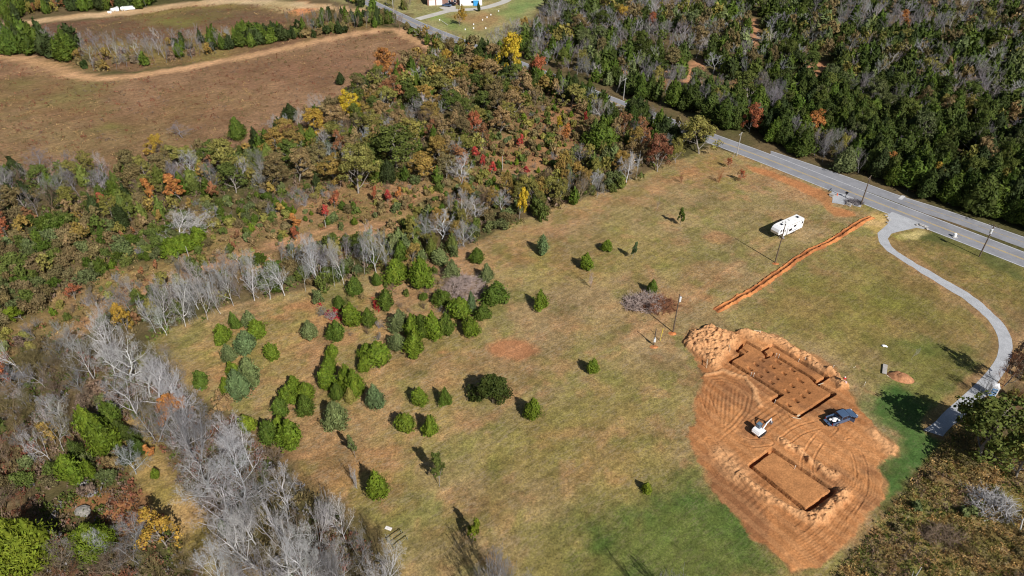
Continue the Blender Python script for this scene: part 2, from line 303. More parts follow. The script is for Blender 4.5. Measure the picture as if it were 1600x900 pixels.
def paint(P):
    x, y = P[:, 0], P[:, 1]
    n = fbm(x, y, 16, 1)[:, None]
    n = sm(.35, .65, n)
    C = lin((104, 88, 62)) * (1 - n) + lin((82, 78, 46)) * n
    a = np.full(len(P), .12)
    wx = (fbm(x, y, 9, 5) - .5) * 2; wy = (fbm(x, y, 9, 9) - .5) * 2
    wx2 = (fbm(x, y, 2.2, 25, 3) - .5) * 2; wy2 = (fbm(x, y, 2.2, 29, 3) - .5) * 2
    for (poly, ca, cb, fe, ed, op, st, ns, wd) in layers:
        if op <= 0: continue
        mgn = fe + ed * 2 + (wd or 0) + 1
        lo = poly.min(0) - mgn; hi = poly.max(0) + mgn
        idx = np.nonzero((x > lo[0]) & (x < hi[0]) & (y > lo[1]) & (y < hi[1]))[0]
        if not len(idx): continue
        Q = P[idx] + np.stack([wx[idx] + wx2[idx] * .5, wy[idx] + wy2[idx] * .5], 1) * ed
        d = (wd - pdist(Q, poly, False)) if wd else sdist(Q, poly)
        al = sm(-fe, fe, d) * op
        k = sm(.3, .7, fbm(x[idx], y[idx], ns, 40 + ns, 4))
        c = ca[None] * (1 - k[:, None]) + cb[None] * k[:, None]
        C[idx] = C[idx] * (1 - al[:, None]) + c * al[:, None]
        a[idx] = a[idx] * (1 - al) + st * al
    # small rusty and green blotches in the sward
    mk = sm(.2, .5, a)
    for ps, thr_, cc_, op_ in ((6., .56, (150, 110, 72), .32), (3., .6, (168, 126, 90), .42), (5., .55, (112, 112, 54), .5), (8., .6, (98, 76, 52), .25)):
        al = (sm(thr_, thr_ + .1, fbm(x, y, ps, 60 + ps, 4)) * op_ * mk)[:, None]; C = C * (1 - al) + lin(cc_) * al
    return np.hstack([C, a[:, None]])

def gridmesh(xs, ys): 
    X, Y = np.meshgrid(xs, ys); P = np.stack([X.ravel(), Y.ravel()], 1); nx = len(xs); ny = len(ys)
    i = (np.arange(ny - 1)[:, None] * nx + np.arange(nx - 1)[None]).ravel()
    return P, np.stack([i, i + 1, i + nx + 1, i + nx], 1)
def compact(V, F, *arrs):
    u, inv = np.unique(F.ravel(), return_inverse=True)
    return (V[u], inv.reshape(F.shape).astype(np.int32)) + tuple(q[u] for q in arrs)
lo = np.floor(PAD.min(0) - 3); hi = np.ceil(PAD.max(0) + 3)
def lines(a, b, n0, n1, step):   # fine between n0..n1, coarser outside
    def grow(start, end, s):
        out = []; q = start
        while (q < end) if s > 0 else (q > end):
            s *= 1.035; q += s if abs(s) < 4 else math.copysign(4, s); out.append(q)
        return out
    core = np.linspace(n0, n1, int((n1 - n0) / step) + 1)
    return np.array(grow(n0, a, -step)[::-1] + list(core) + grow(n1, b, step))
xs = np.concatenate([lines(-330, lo[0], -75, lo[0], .62)[lines(-330, lo[0], -75, lo[0], .62) <= lo[0]], np.linspace(lo[0], hi[0], 80)[1:], lines(hi[0], 330, hi[0], 130, .62)[lines(hi[0], 330, hi[0], 130, .62) > hi[0]]])
yl = lines(15, lo[1], 40, lo[1], .62); yh = lines(hi[1], 430, hi[1], 190, .62)
ys = np.concatenate([yl[yl <= lo[1]], np.linspace(lo[1], hi[1], 80)[1:], yh[yh > hi[1]]])
P, F = gridmesh(xs, ys)
cen = P[F].mean(1); keep = ~((cen[:, 0] > lo[0]) & (cen[:, 0] < hi[0]) & (cen[:, 1] > lo[1]) & (cen[:, 1] < hi[1]))
P, F = compact(P, F[keep]); C1 = paint(P); V1 = np.hstack([P, np.zeros((len(P), 1))])
# far apron out to the horizon
x0, x1, y0, y1 = xs[0], xs[-1], ys[0], ys[-1]; Bf = 3000
ap = np.array([[x0, y0, 0], [x1, y0, 0], [x1, y1, 0], [x0, y1, 0], [-Bf, -Bf, 0], [Bf, -Bf, 0], [Bf, Bf, 0], [-Bf, Bf, 0]], float)
apF = np.array([[4, 5, 1, 0], [5, 6, 2, 1], [6, 7, 3, 2], [7, 4, 0, 3]])
apC = np.tile(np.append(lin((84, 78, 48)), .2), (8, 1))
# building pad patch
px = np.arange(lo[0], hi[0] + .01, .1); px[-1] = hi[0]; py = np.arange(lo[1], hi[1] + .01, .1); py[-1] = hi[1]
P2, F2 = gridmesh(px, py); C2 = paint(P2)
x, y = P2.T
Q = P2 + np.stack([fbm(x, y, 3, 3) - .5, fbm(x, y, 3, 6) - .5], 1) * 2.2
D = sdist(Q, PAD)
dirt = sm(-.15, .5, D)
cc = lambda pts: GP([(1060 + a / 2.25, 500 + b / 2.25) for a, b in pts])
zc = lambda pts: GP([(1100 + a / 6.154, 500 + b / 6.154) for a, b in pts])
main_fp = np.vstack([zc([(400, 205), (560, 295), (655, 240), (1185, 550), (1085, 610), (1250, 710)]), A((1247, 651)), zc([(655, 770), (745, 715), (240, 395), (365, 325), (310, 290)])])
inner1 = zc([(560, 295), (612, 352), (665, 330), (1020, 545), (1085, 610)]); inner1b = zc([(590, 362), (662, 322)])
small_fp = cc([(330, 455), (252, 512), (450, 672), (547, 600)])
def trench(poly, closed, wd, dep, sd):
    j = (fbm(x, y, 1.2, sd, 3) - .5) * .2
    d = pdist(P2, poly, closed) + j; return -dep * (1 - sm(wd * .5 - .04, wd * .5 + .1, d))
h = np.zeros(len(P2))
rough = (fbm(x, y, 2.5, 11, 5) - .5)
h += dirt * (.05 + rough * .22 + (fbm(x, y, .7, 12, 3) - .5) * .09)
# tracked-machine grooves: sweep parallel to the pad rim, and a looped lobe on the left
def groove(f, per, amp): return amp * (np.abs(((f / per) % 1) * 2 - 1) - .5)
D0 = sdist(P2, PAD)
rim = sm(.6, 1.5, D) * (1 - sm(7, 11, D)) * sm(1.05, 1.3, (y < A((0 + 1060, 690))[0][1] + 6) * 1.0 + .2)
band = sm(.6, 1.5, D) * (1 - sm(6, 10, D)) * sm(lo[1] + 26, lo[1] + 18, y)
h += band * groove(D0 + 1.6 * fbm(x, y, 16, 14, 2), 1.05, .07) * sm(.42, .62, fbm(x, y, 6, 15)) + band * groove(D0 + 1.2 * fbm(x, y, 14, 14, 2), .37, .04)
lobe = cc([(150, 190), (230, 215), (275, 270), (262, 330), (215, 390), (150, 440), (80, 440), (45, 410), (75, 330), (75, 240), (100, 195)])
DL = sdist(P2, lobe); ld = G(1100, 690) - G(1112, 600); ld /= np.linalg.norm(ld); lt = x * -ld[1] + y * ld[0] + 1.0 * fbm(x, y, 12, 17, 2)
rimk = sm(2.6, 1.6, DL) * sm(-3, 3, (x - G(1118, 640)[0])); h += sm(0, .8, DL) * (rimk * groove(DL + .5 * fbm(x, y, 8, 17, 2), .7, .13) + (1 - rimk) * (groove(lt, .66, .10) * sm(.3, .6, fbm(x, y, 4, 18)) + groove(lt, .23, .03)))
ang = np.radians(-52); u = x * math.cos(ang) + y * math.sin(ang); uv = -x * math.sin(ang) + y * math.cos(ang)
inn = sm(1.5, 4, DL); h += inn * 0
cut = sm(.45, .6, fbm(x, y, 7, 19)) * sm(2, 5, D); h += cut * groove(u + 1.6 * fbm(x, y, 14, 21, 2), .8, .07) * (1 - sm(-.5, .5, DL))
cut = sm(.48, .62, fbm(x, y, 6, 23)) * sm(2, 5, D); h += cut * groove(uv + 1.5 * fbm(x, y, 14, 24, 2), .7, .07) * (1 - sm(-.5, .5, DL))
for tp in ([(1300, 668), (1270, 700), (1262, 740), (1310, 800), (1300, 850)], [(1225, 690), (1250, 672), (1285, 662)], [(1095, 600), (1120, 660), (1165, 690), (1200, 690)], [(1330, 690), (1345, 730), (1340, 775), (1290, 830), (1220, 800), (1150, 750)], [(1180, 660), (1215, 640), (1235, 665), (1290, 690), (1360, 700)], [(1110, 690), (1150, 745), (1215, 800), (1280, 850)]):
    tl = smooth(GP(tp)); d = pdist(P2, tl, False)
    h += dirt * (-.07 * np.exp(-((d - .8) / .16) ** 2) + .05 * np.exp(-((d - 1.05) / .1) ** 2) + .04 * np.exp(-((d - .55) / .1) ** 2)) * sm(.3, .5, fbm(x, y, 4, 66))
# clods
cl = fbm(x, y, .8, 31, 3)
def pile(poly, closed, wd, H, rough_, seed, edge=None):
    if closed: m = sm(-.4, wd, sdist(Q, poly))
    else: m = 1 - sm(wd * .15, wd, pdist(Q, poly, False))
    lump = .4 + .7 * fbm(x, y, 2.2, seed, 5) + rough_ * (1.1 * np.abs(fbm(x, y, 1.3, seed + 4, 4) - .5) * 2 - .2) + .5 * rough_ * (fbm(x, y, .55, seed + 8, 2) - .5)
    return m, m * H * lump
mk_all = np.zeros(len(P2))
for args in ((cc([(5, 80), (40, 30), (110, 22), (185, 40), (235, 60), (215, 95), (165, 130), (150, 175), (110, 185), (85, 150), (35, 115)]), True, 1.6, .95, .9, 51),
             (cc([(235, 42), (300, 62), (350, 75), (420, 120), (470, 150), (505, 168)]), False, 1.7, .62, .9, 55), (cc([(222, 40), (262, 60)]), False, 1.5, .6, .5, 57),
             (cc([(530, 178), (560, 195), (575, 235)]), False, 1.5, .75, .8, 59), (cc([(365, 425), (420, 455), (480, 495), (550, 545)]), False, 1.15, .55, 1.2, 61),
             (cc([(215, 540), (260, 580), (330, 630), (430, 690)]), False, 1.1, .42, 1.2, 63), (cc([(470, 695), (530, 672), (572, 625), (568, 605)]), False, 1.5, .7, 1.1, 65),
             (cc([(85, 195), (150, 185), (230, 205), (275, 250), (280, 300)]), False, .7, .28, .4, 67), (cc([(690, 400), (740, 440), (770, 470)]), False, 2.5, .25, 1.0, 69), (cc([(150, 470), (190, 520), (215, 540)]), False, 3.0, .3, 1.0, 71)):
    m, hh = pile(*args); h += hh * sm(-.3, .4, D); mk_all = np.maximum(mk_all, m)
inmain = sm(-.1, .3, sdist(P2, main_fp)); insmall = sm(-.1, .3, sdist(P2, small_fp)); fl = np.maximum(inmain, insmall)
h = h * (1 - fl) + fl * (.03 + rough * .10)
for pts in ((400, 205), (0, 0)): pass
tr = np.minimum.reduce([trench(main_fp, True, .5, 1.5, 81), trench(inner1, False, .46, 1.4, 83), trench(inner1b, False, .4, 1.2, 83), trench(small_fp, True, .52, 1.3, 85)])
piers = [(560, 390, 1), (500, 430, 1), (440, 470, 1.3), (660, 455, 1), (600, 490, 1.1), (540, 535, 1), (770, 515, 1), (700, 560, 1), (650, 600, 1), (850, 480, 1.2), (715, 405, 1.5), (925, 585, 1.5), (850, 635, 1), (800, 685, 1), (1000, 690, 1), (950, 735, 1), (885, 775, 1.2), (815, 820, 1), (385, 285, 1.9)]
fd = main_fp[5] - main_fp[6]; fd /= np.linalg.norm(fd)
for a, b, s in piers:
    p = zc([(a, b)])[0]; d = P2 - p; du = d @ fd; dv = d @ np.array([-fd[1], fd[0]])
    q = np.maximum(np.abs(dv) / (.36 * s), np.abs(du) / .22); q += (fbm(x, y, .7, 90) - .5) * .3
    near = (np.abs(du) < 3) & (np.abs(dv) < 3)
    tr = np.where(near, np.minimum(tr, -.5 * (1 - sm(.8, 1.3, q))), tr)
    e = np.exp(-(((du - .05) / .28) ** 2 + ((dv - .55 * s) / (.3 * s)) ** 2)); h += np.where(near, e * (.1 + .16 * ((a * 7 + b) % 5) / 4), 0)
h += np.minimum(tr, 0)
h = h * dirt
h[(D < -.1)] = 0
# colour of the worked soil
ca, cb, cc2, cd2 = lin((182, 126, 80)), lin((158, 106, 66)), lin((206, 156, 110)), lin((126, 87, 60))
k = sm(.3, .7, fbm(x, y, 9, 71))[:, None]; col = ca * (1 - k) + cb * k
k = (sm(.48, .66, fbm(x, y, 5, 73, 5)) * .6)[:, None]; col = col * (1 - k) + cd2 * k
k = (mk_all * .75)[:, None]; col = col * (1 - k) + cc2 * k
k = (insmall * .12)[:, None]; col = col * (1 - k) + lin((182, 132, 86)) * k
k = (sm(.45, .65, np.sin(uv * 3.0 + 4 * fbm(x, y, 5, 75)) * .5 + .5) * .18 * (1 - fl))[:, None]; col = col * (1 - k) + cc2 * k
blend = sm(-.05, .45, D + (fbm(x, y, 1.0, 77, 4) - .5) * 1.3)[:, None]
C2[:, :3] = C2[:, :3] * (1 - blend) + col * blend; C2[:, 3] *= (1 - blend[:, 0])
V2 = np.hstack([P2, h[:, None]])
isd = D[F2].mean(1) > 0.05
Vd, Fd, Cd = compact(V2, F2[isd], C2); Vg, Fg, Cg = compact(V2, F2[~isd], C2)
VV = np.vstack([V1, ap, Vg]); FF = np.vstack([F, apF + len(V1), Fg + len(V1) + 8]); CC = np.vstack([C1, apC, Cg])
tag(link('ground', mesh('ground', VV, FF, M_ground, CC)), kind='structure', label='mown dry meadow, brown fields and forest floor')
tag(link('building_pad', mesh('building_pad', Vd, Fd, M_ground, Cd, smooth_=True)), kind='structure', label='orange graded soil with footing trenches and spoil banks')

# ------------------------------------------------------------------ roads and drives
def sheet(name, poly, z, mat, label=None, kind='structure', parent=None):
    bm = bmesh.new(); vs = [bm.verts.new((p[0], p[1], z)) for p in poly]; f = bm.faces.new(vs); f.normal_update()
    if f.normal.z < 0: f.normal_flip()
    bmesh.ops.triangulate(bm, faces=bm.faces[:]); me = bpy.data.meshes.new(name); bm.to_mesh(me); bm.free(); me.materials.append(mat)
    o = link(name, me, parent); return tag(o, label, kind=kind)
def ribbon(pts, wd, off=0.):
    pts = np.asarray(pts); t = np.gradient(pts, axis=0); t /= np.linalg.norm(t, axis=1)[:, None]; n = np.stack([-t[:, 1], t[:, 0]], 1)
    c = pts + n * off; return c + n * wd / 2, c - n * wd / 2
def strip(name, L_, R_, z, mat, kind='structure', label=None, dash=None):
    n = len(L_); V = np.vstack([np.c_[L_, np.full(n, z)], np.c_[R_, np.full(n, z)]]); i = np.arange(n - 1)
    if dash: i = i[(i % dash[0]) < dash[1]]
    F = np.stack([i + n, i + n + 1, i + 1, i], 1); return tag(link(name, mesh(name, V, F, mat)), label, kind=kind)
def resamp(pts, step):
    s = np.concatenate([[0], np.cumsum(np.linalg.norm(np.diff(pts, axis=0), axis=1))]); q = np.arange(0, s[-1], step)
    return np.stack([np.interp(q, s, pts[:, 0]), np.interp(q, s, pts[:, 1])], 1)
near = GP([(1600, 417), (1444, 354), (1390, 332), (1300, 296), (1200, 257), (1112, 225)])
far_ = GP([(1600, 394), (1444, 334), (1341, 295)])
# straight fit of the main road
cpt = np.vstack([(G(1600, 417) + G(1600, 394)) / 2, (G(1444, 354) + G(1444, 334)) / 2, G(1341, 303)+np.array([0,0])])
mid = (G(1600, 405.5) + G(1440, 343)) / 2
d0 = G(1440, 343) - G(1600, 405.5); d0 /= np.linalg.norm(d0)
RW = 6.9
main_c = resamp(smooth(np.vstack([G(1600, 405.5) - d0 * 60, G(1600, 405.5), G(1440, 343.5), G(1340, 304.5), G(1200, 249), G(1130, 223), G(967, 163), G(800, 97), G(672, 47), G(625, 26), G(560, -5), G(500, -40)])), 1.0)
l, r = ribbon(main_c, RW); strip('main_road', l, r, .012, M_road, label='two-lane grey asphalt road')
for nm, off in (('edge_line', RW / 2 - .22), ('edge_line', -RW / 2 + .22)):
    l, r = ribbon(main_c, .2, off); strip(nm, l, r, .018, M_white)
for off in (.17, -.17):
    l, r = ribbon(main_c, .2, off); strip('centre_line', l, r, .018, M_yellow)
sf = smooth(np.vstack([G(1600, 370) + (G(1600, 370) - G(1484, 330)) * 1.2, GP([(1600, 370), (1484, 330), (1408, 306), (1340, 281.5), (1272, 258), (1200, 234)])]))
sn = smooth(np.vstack([G(1600, 388) + (G(1600, 388) - G(1496, 350)) * 1.2, GP([(1600, 388), (1496, 350), (1444, 333), (1400, 316), (1341, 294), (1272, 268), (1200, 240)])]))
n = min(len(sf), len(sn)); a = resamp(sf, 1.0); b = resamp(sn, 1.0); ia = np.linspace(0, len(a) - 1, 120); ib = np.linspace(0, len(b) - 1, 120)
interp = lambda q, i: np.stack([np.interp(i, np.arange(len(q)), q[:, 0]), np.interp(i, np.arange(len(q)), q[:, 1])], 1)
a, b = interp(a, ia), interp(b, ib)
strip('side_road', a, b, .006, M_road, label='narrow side road running beside the main road')
l, r = ribbon(a, .2, .25); strip('edge_line', l, r, .024, M_white)
cmid = (a + b) / 2
cy = cmid[(np.array([proj(*q)[0] for q in cmid]) > 1412)]; l, r = ribbon(cy, .14); strip('centre_line', l, r, .024, M_yellow)
gl = main_c[(np.array([proj(*q)[0] for q in main_c]) > 1300) & (np.array([proj(*q)[0] for q in main_c]) < 1450)]
sheet('stop_line', [G(1403, 311), G(1409.5, 312.3), G(1415, 306.5), G(1409, 305.3)], .028, M_white)
drvL = [(1372, 364), (1372, 376), (1382, 389), (1400, 402), (1425, 418), (1472, 447), (1500, 464), (1525, 483), (1550, 510), (1559, 532), (1557, 555), (1545, 575), (1525, 597), (1500, 620), (1475, 642), (1458, 660), (1440, 672)]
drvR = [(1393, 364), (1388, 372), (1396, 387), (1408, 396), (1432, 411), (1497, 448), (1520, 462), (1540, 478), (1564, 500), (1580, 525), (1583, 548), (1577, 572), (1557, 602), (1537, 625), (1507, 652), (1487, 668), (1475, 682)]
a = smooth(GP(drvL), 6); b = smooth(GP(drvR), 6)
a, b = a + (b - a) * .05, b - (b - a) * .05
ja = (fbm(a[:, 0], a[:, 1], 1.5, 5) - .5)[:, None] * .6
strip('gravel_drive', a + ja, b - ja, .016, M_gravel, label='pale curving gravel driveway')
sheet('gravel_apron', GP([(1394, 331), (1410, 337), (1430, 345), (1452, 354), (1444, 358), (1432, 356), (1418, 359), (1404, 362), (1393, 365), (1388, 372), (1382, 376), (1372, 372), (1371, 364), (1378, 358), (1387, 350), (1390, 342), (1386, 336)]), .020, M_gravel, 'gravel apron where the driveway meets the road')
sheet('gravel_pad', GP([(1301, 298), (1318, 303), (1336, 310), (1342, 314), (1347, 318), (1345, 324), (1336, 322), (1326, 319), (1318, 320), (1308, 318), (1300, 317), (1301, 310), (1298, 303)]), .020, M_gravel, 'small gravel entrance pad beside the road')
l, r = ribbon(resamp(smooth(GP([(652, 30), (680, 22.5), (702, 17), (730, 15), (752, 13), (772, 8), (792, 0), (800, -14)])), 1), 4.4); strip('house_drive', l, r, .014, simple('pale_concrete', (.5, .47, .42), .9, var=.1, scale=.4), label='pale driveway up to the houses')
sheet('parking_apron', GP([(686, 12), (700, 8), (712, 10), (712, 17), (702, 19)]), .018, bpy.data.materials['pale_concrete'], 'concrete parking apron in front of the garage')

# utility trench: a dug slot with orange spoil on either side, as one low earth bank
tc_ = resamp(smooth(GP([(1117, 487), (1150, 468), (1185, 448), (1225, 419), (1262, 394), (1300, 376), (1322, 362), (1345, 347), (1364, 338)])), .16)
tt = np.gradient(tc_, axis=0); tt /= np.linalg.norm(tt, axis=1)[:, None]; tn = np.stack([-tt[:, 1], tt[:, 0]], 1)
offs = np.linspace(-1.6, 1.4, 34); PP = tc_[:, None] + tn[:, None] * offs[None, :, None]; PP = PP.reshape(-1, 2); xx, yy = PP.T; oo = np.tile(offs, len(tc_))
ends = np.minimum(np.arange(len(tc_)), np.arange(len(tc_))[::-1]) * .16; ends = np.repeat(sm(0, 1.5, ends), len(offs))
wob = (fbm(xx, yy, 2.5, 3) - .5) * .5
o2 = oo / .84 + wob * 1.3
hz = .42 * np.exp(-((o2 + .5) / .34) ** 2) + .26 * np.exp(-((o2 - .68) / .2) ** 2)
hz *= (.25 + 1.5 * fbm(xx, yy, .7, 8, 4)); hz -= .0
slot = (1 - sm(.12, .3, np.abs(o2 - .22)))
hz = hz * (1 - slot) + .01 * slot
bankd = 1 - sm(.75, 1.15, np.abs(o2 + .05) + (fbm(xx, yy, .7, 14) - .5) * 1.2); hz = hz * sm(0, .6, bankd) * ends + .012 - .03 * (1 - sm(.0, .25, bankd * ends))
nf = len(offs); i = (np.arange(len(tc_) - 1)[:, None] * nf + np.arange(nf - 1)[None]).ravel()
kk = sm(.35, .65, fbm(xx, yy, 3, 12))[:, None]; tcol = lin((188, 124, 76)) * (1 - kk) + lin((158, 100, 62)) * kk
kk = (slot * .6)[:, None]; tcol = tcol * (1 - kk) + lin((110, 62, 38)) * kk  # slot painted darker: the shade of a deeper cut put into the colour
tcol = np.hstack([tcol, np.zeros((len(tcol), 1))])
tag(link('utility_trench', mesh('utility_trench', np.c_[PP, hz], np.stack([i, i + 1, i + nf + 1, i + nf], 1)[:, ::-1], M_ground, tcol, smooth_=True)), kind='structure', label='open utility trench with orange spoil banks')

# ------------------------------------------------------------------ tree prototypes
def nrm(a): return a / (np.linalg.norm(a, axis=-1, keepdims=True) + 1e-9)
def leaves(rg, P, n0, l, wd, upb=.7, outb=.5, jit=.5):
    n = len(P); nn = nrm(n0 + rg.normal(0, jit, (n, 3))); a = nrm(n0 * outb + np.array([0, 0, upb]) + rg.normal(0, .5, (n, 3)))
    b = nrm(np.cross(nn, a)); a = nrm(np.cross(b, nn)); s = (.65 + .7 * rg.random(n))[:, None]
    V = np.stack([P - a * l * s, P + b * wd * s, P + a * l * s, P - b * wd * s], 1).reshape(-1, 3)
    return V, np.arange(4 * n).reshape(n, 4)
def cedar(seed, n, H=6., W=3.6, leaf=.26, top=.75, spiky=0.):
    rg = np.random.default_rng(seed + 5000); m = 2 + seed % 4; a0 = rg.random() * 6.28; out = []
    subs = [(0, 0, 1., .78, .5)] + [(math.cos(a0 + 6.28 * k / m + rg.normal(0, .3)) * W * .23, math.sin(a0 + 6.28 * k / m + rg.normal(0, .3)) * W * .23, rg.uniform(.55, .92), rg.uniform(.5, .68), .5 / m) for k in range(m)]
    V_, F_, v_ = [], [], []; off = 0
    for j, (ox, oy, hf, rf, sh) in enumerate(subs):
        V, F, v = cedar1(seed + 31 * j, max(40, int(n * sh * 1.15)), H * hf, W * rf, leaf, top, spiky); V = V + [ox, oy, 0]; V_.append(V); F_.append(F + off); off += len(V); v_.append(np.clip(v + rg.normal(0, .05), 0, 1))
    return np.vstack(V_), np.vstack(F_), np.concatenate(v_)
def cedar1(seed, n, H=6., W=3.6, leaf=.26, top=.75, spiky=0.):
    rg = np.random.default_rng(seed)
    prof = lambda z: np.clip(np.sin(np.pi * np.clip(z, 0.0, 1) ** top), 0, 1) ** .95 * .5 * W
    bz = rg.random(22) ; bt = rg.random(22) * 6.283; ba = rg.normal(.04, .36, 22)
    def lump(th, z):
        r = np.ones_like(z)
        for q in range(22):
            dt = np.abs((th - bt[q] + np.pi) % (2 * np.pi) - np.pi); r += ba[q] * np.exp(-(dt / .55) ** 2 - ((z - bz[q]) / .13) ** 2)
        return r
    z = rg.random(n * 4); k = rg.random(n * 4) < (prof(z) / (.5 * W)); z = z[k][:n]; n = len(z); th = rg.random(n) * 6.283
    lp = lump(th, z); dpt = 1.0 - .42 * rg.random(n) ** 1.2 + rg.uniform(.05, .3, n) * (rg.random(n) < .14); r = prof(z) * lp * dpt
    z0 = .06 * H; P = np.stack([r * np.cos(th), r * np.sin(th), z0 + z * (H - z0)], 1)
    n0 = nrm(np.stack([np.cos(th), np.sin(th), (z - .25) * 1.1], 1))
    V, F = leaves(rg, P, n0, leaf * 1.15, leaf * .42, .9, .8 + spiky, .5)
    v = np.clip(.5 + rg.normal(0, .17, n) + .75 * (vn(th * 2.6, z * 9, 1, seed) - .5) + (lp - 1) * .5, 0, 1); v = np.repeat(v, 4)  # hollows between lumps toned darker, bulges lighter: shading put into leaf colour
    nt_, nz = 14, 10; T, Z = np.meshgrid(np.arange(nt_) / nt_ * 6.283, np.linspace(.02, .97, nz)); T = T.ravel(); Z = Z.ravel()
    rr = prof(Z) * lump(T, Z) * .55; CV = np.stack([rr * np.cos(T), rr * np.sin(T), z0 + Z * (H - z0)], 1)
    cf = [[j * nt_ + i, j * nt_ + (i + 1) % nt_, (j + 1) * nt_ + (i + 1) % nt_, (j + 1) * nt_ + i] for j in range(nz - 1) for i in range(nt_)]
    V = np.vstack([V, CV]); F = np.vstack([F, np.array(cf) + 4 * n]); v = np.concatenate([v, np.full(len(CV), .4)])
    return V, F, v
def tubes(segs, k):
    segs = np.asarray(segs); p0, p1, r0, r1 = segs[:, :3], segs[:, 3:6], segs[:, 6], segs[:, 7]
    d = nrm(p1 - p0); h_ = np.where(np.abs(d[:, 2:3]) < .9, np.array([[0, 0, 1.]]), np.array([[1., 0, 0]])); a = nrm(np.cross(d, h_)); b = np.cross(d, a)
    an = np.arange(k) / k * 6.2832; ring = a[:, None] * np.cos(an)[None, :, None] + b[:, None] * np.sin(an)[None, :, None]
    V = np.concatenate([p0[:, None] + ring * r0[:, None, None], p1[:, None] + ring * r1[:, None, None]], 1).reshape(-1, 3)
    base = (np.arange(len(segs)) * 2 * k)[:, None]; i = np.arange(k)[None]; j = (i + 1) % k
    F = np.stack([base + i, base + j, base + k + j, base + k + i], 2).reshape(-1, 4); return V, F
def skeleton(seed, H=9., spread=.55, levels=4, kids=(7, 5, 5, 4), tr=.17, up=.16, base=.22, jit=.16, ntr=1, lens=(.5, .55, .55, .55), thin=1.):
    rg = np.random.default_rng(seed); segs = []; tips = []
    def br(p, d, L_, r, lv):
        ns = (6, 5, 4, 3, 2)[lv]; q = p.copy(); d = d / np.linalg.norm(d); pts = [q.copy()]; dirs = [d.copy()]
        r_end = r * (.35 if lv else .4)
        for s in range(ns):
            d = d + rg.normal(0, jit, 3) + np.array([0, 0, up * (0 if lv == 0 else 1)]); d /= np.linalg.norm(d); q2 = q + d * L_ / ns
            ra = r + (r_end - r) * s / ns; rb = r + (r_end - r) * (s + 1) / ns
            segs.append((*q, *q2, ra, rb, lv)); q = q2; pts.append(q.copy()); dirs.append(d.copy())
        if lv >= levels: tips.append((*q, *d)); return
        if lv >= levels - 1: tips.append((*q, *d))
        nk = kids[lv]; nk = max(2, int(nk + rg.integers(-1, 2)))
        for c in range(nk):
            f = (base if lv == 0 else .22) + (1 - (base if lv == 0 else .22)) * (c + rg.random()) / nk; f = min(f, .99)
            i = f * ns; k0 = int(i); pp = pts[k0] + (pts[min(k0 + 1, ns)] - pts[k0]) * (i - k0); dd = dirs[min(k0 + 1, ns)]
            th = rg.random() * 6.283 if lv else c * 2.4 + rg.random(); hx = np.cross(dd, [.3, .5, .8]); hx /= np.linalg.norm(hx); hy = np.cross(dd, hx)
            side = hx * math.cos(th) + hy * math.sin(th); sp = spread * (1.25 - .5 * f) * (1 if lv == 0 else 1.1)
            nd = dd * (1 - sp * .55) + side * sp * 1.15
            ln = L_ * lens[lv] * (1.15 - .55 * f) * (.8 + .4 * rg.random())
            rr = (r + (r_end - r) * f) * (.55 if lv == 0 else .58)
            br(pp, nd, ln, max(rr, .016 * thin), lv + 1)
    for _ in range(ntr):
        lean = rg.normal(0, .09 if ntr == 1 else .45, 3); lean[2] = 1
        br(np.array([rg.normal(0, .12) * (ntr > 1), rg.normal(0, .12) * (ntr > 1), -.15]), lean, H * .78 * (1 if ntr == 1 else .8 + .3 * rg.random()), tr, 0)
    return np.array(segs), np.array(tips), rg
def dims(V): return float(V[:, 2].max()), float(2 * np.percentile(np.hypot(V[:, 0], V[:, 1]), 97))
PROTO = {}
def addproto(kind, parts, dim, low=None): PROTO.setdefault(kind, []).append((parts, dim, low))
BARKC = np.array([.2, .16, .12])
def tr_seg(H, r=.1, f=.35): return [(0, 0, -.2, .02, 0, H * f, r, r * .8, 0), (.02, 0, H * f, 0, .02, H * .8, r * .8, r * .25, 0)]
for i in range(8):     # cedars
    n = (1800, 1700, 1800, 2000, 2000, 2200, 1800, 1900)[i]; W = (3.4, 3.8, 3.0, 4.2, 3.6, 3.4, 4.0, 2.6)[i]; tp = (.6, .54, .66, .58, .5, .6, .68, .58)[i]
    V, F, v = cedar(100 + i, n, 6., W, .21, tp, (0, 0, .3, 0, .5, 0, 0, .2)[i]); tv, tf = tubes(tr_seg(6), 6)
    lowm = cedar(100 + i, 230, 6., W, .5, tp)
    addproto('C', [('trunk', mesh('cedar_trunk', tv, tf, M_bark), 'bark'), ('crown', mesh('cedar_crown', V, F, M_needle, v=v), 'leaf')], dims(V), lowm)
for i in range(2):     # near, finely drawn cedars
    V, F, v = cedar(150 + i, 5200, 8., 6.2, .2, .62, .5); tv, tf = tubes(tr_seg(8, .16), 7)
    addproto('CN', [('trunk', mesh('cedar_trunk', tv, tf, M_bark), 'bark'), ('crown', mesh('cedar_crown', V, F, M_needle, v=v), 'leaf')], dims(V))
def bare(kind, i, low=False, **kw):
    s, tips, rg = skeleton(**kw); big = s[s[:, 8] <= 1]; sml = s[s[:, 8] > 1]
    v1, f1 = tubes(big[:, :8], 5); v2, f2 = tubes(sml[:, :8], 3)
    addproto(kind, [('trunk', mesh('bare_trunk', v1, f1, M_bark), 'bark'), ('branches', mesh('bare_branches', v2, f2, M_bark), 'twig')], dims(np.vstack([v1, v2])))
for i in range(6): bare('B', i, seed=200 + i, H=9.5, spread=.62 + .08 * (i % 3), levels=4, kids=(10, 6, 6, 5), tr=.15, up=.12, jit=.17, base=.14, lens=(.62, .56, .55, .6), thin=.68)
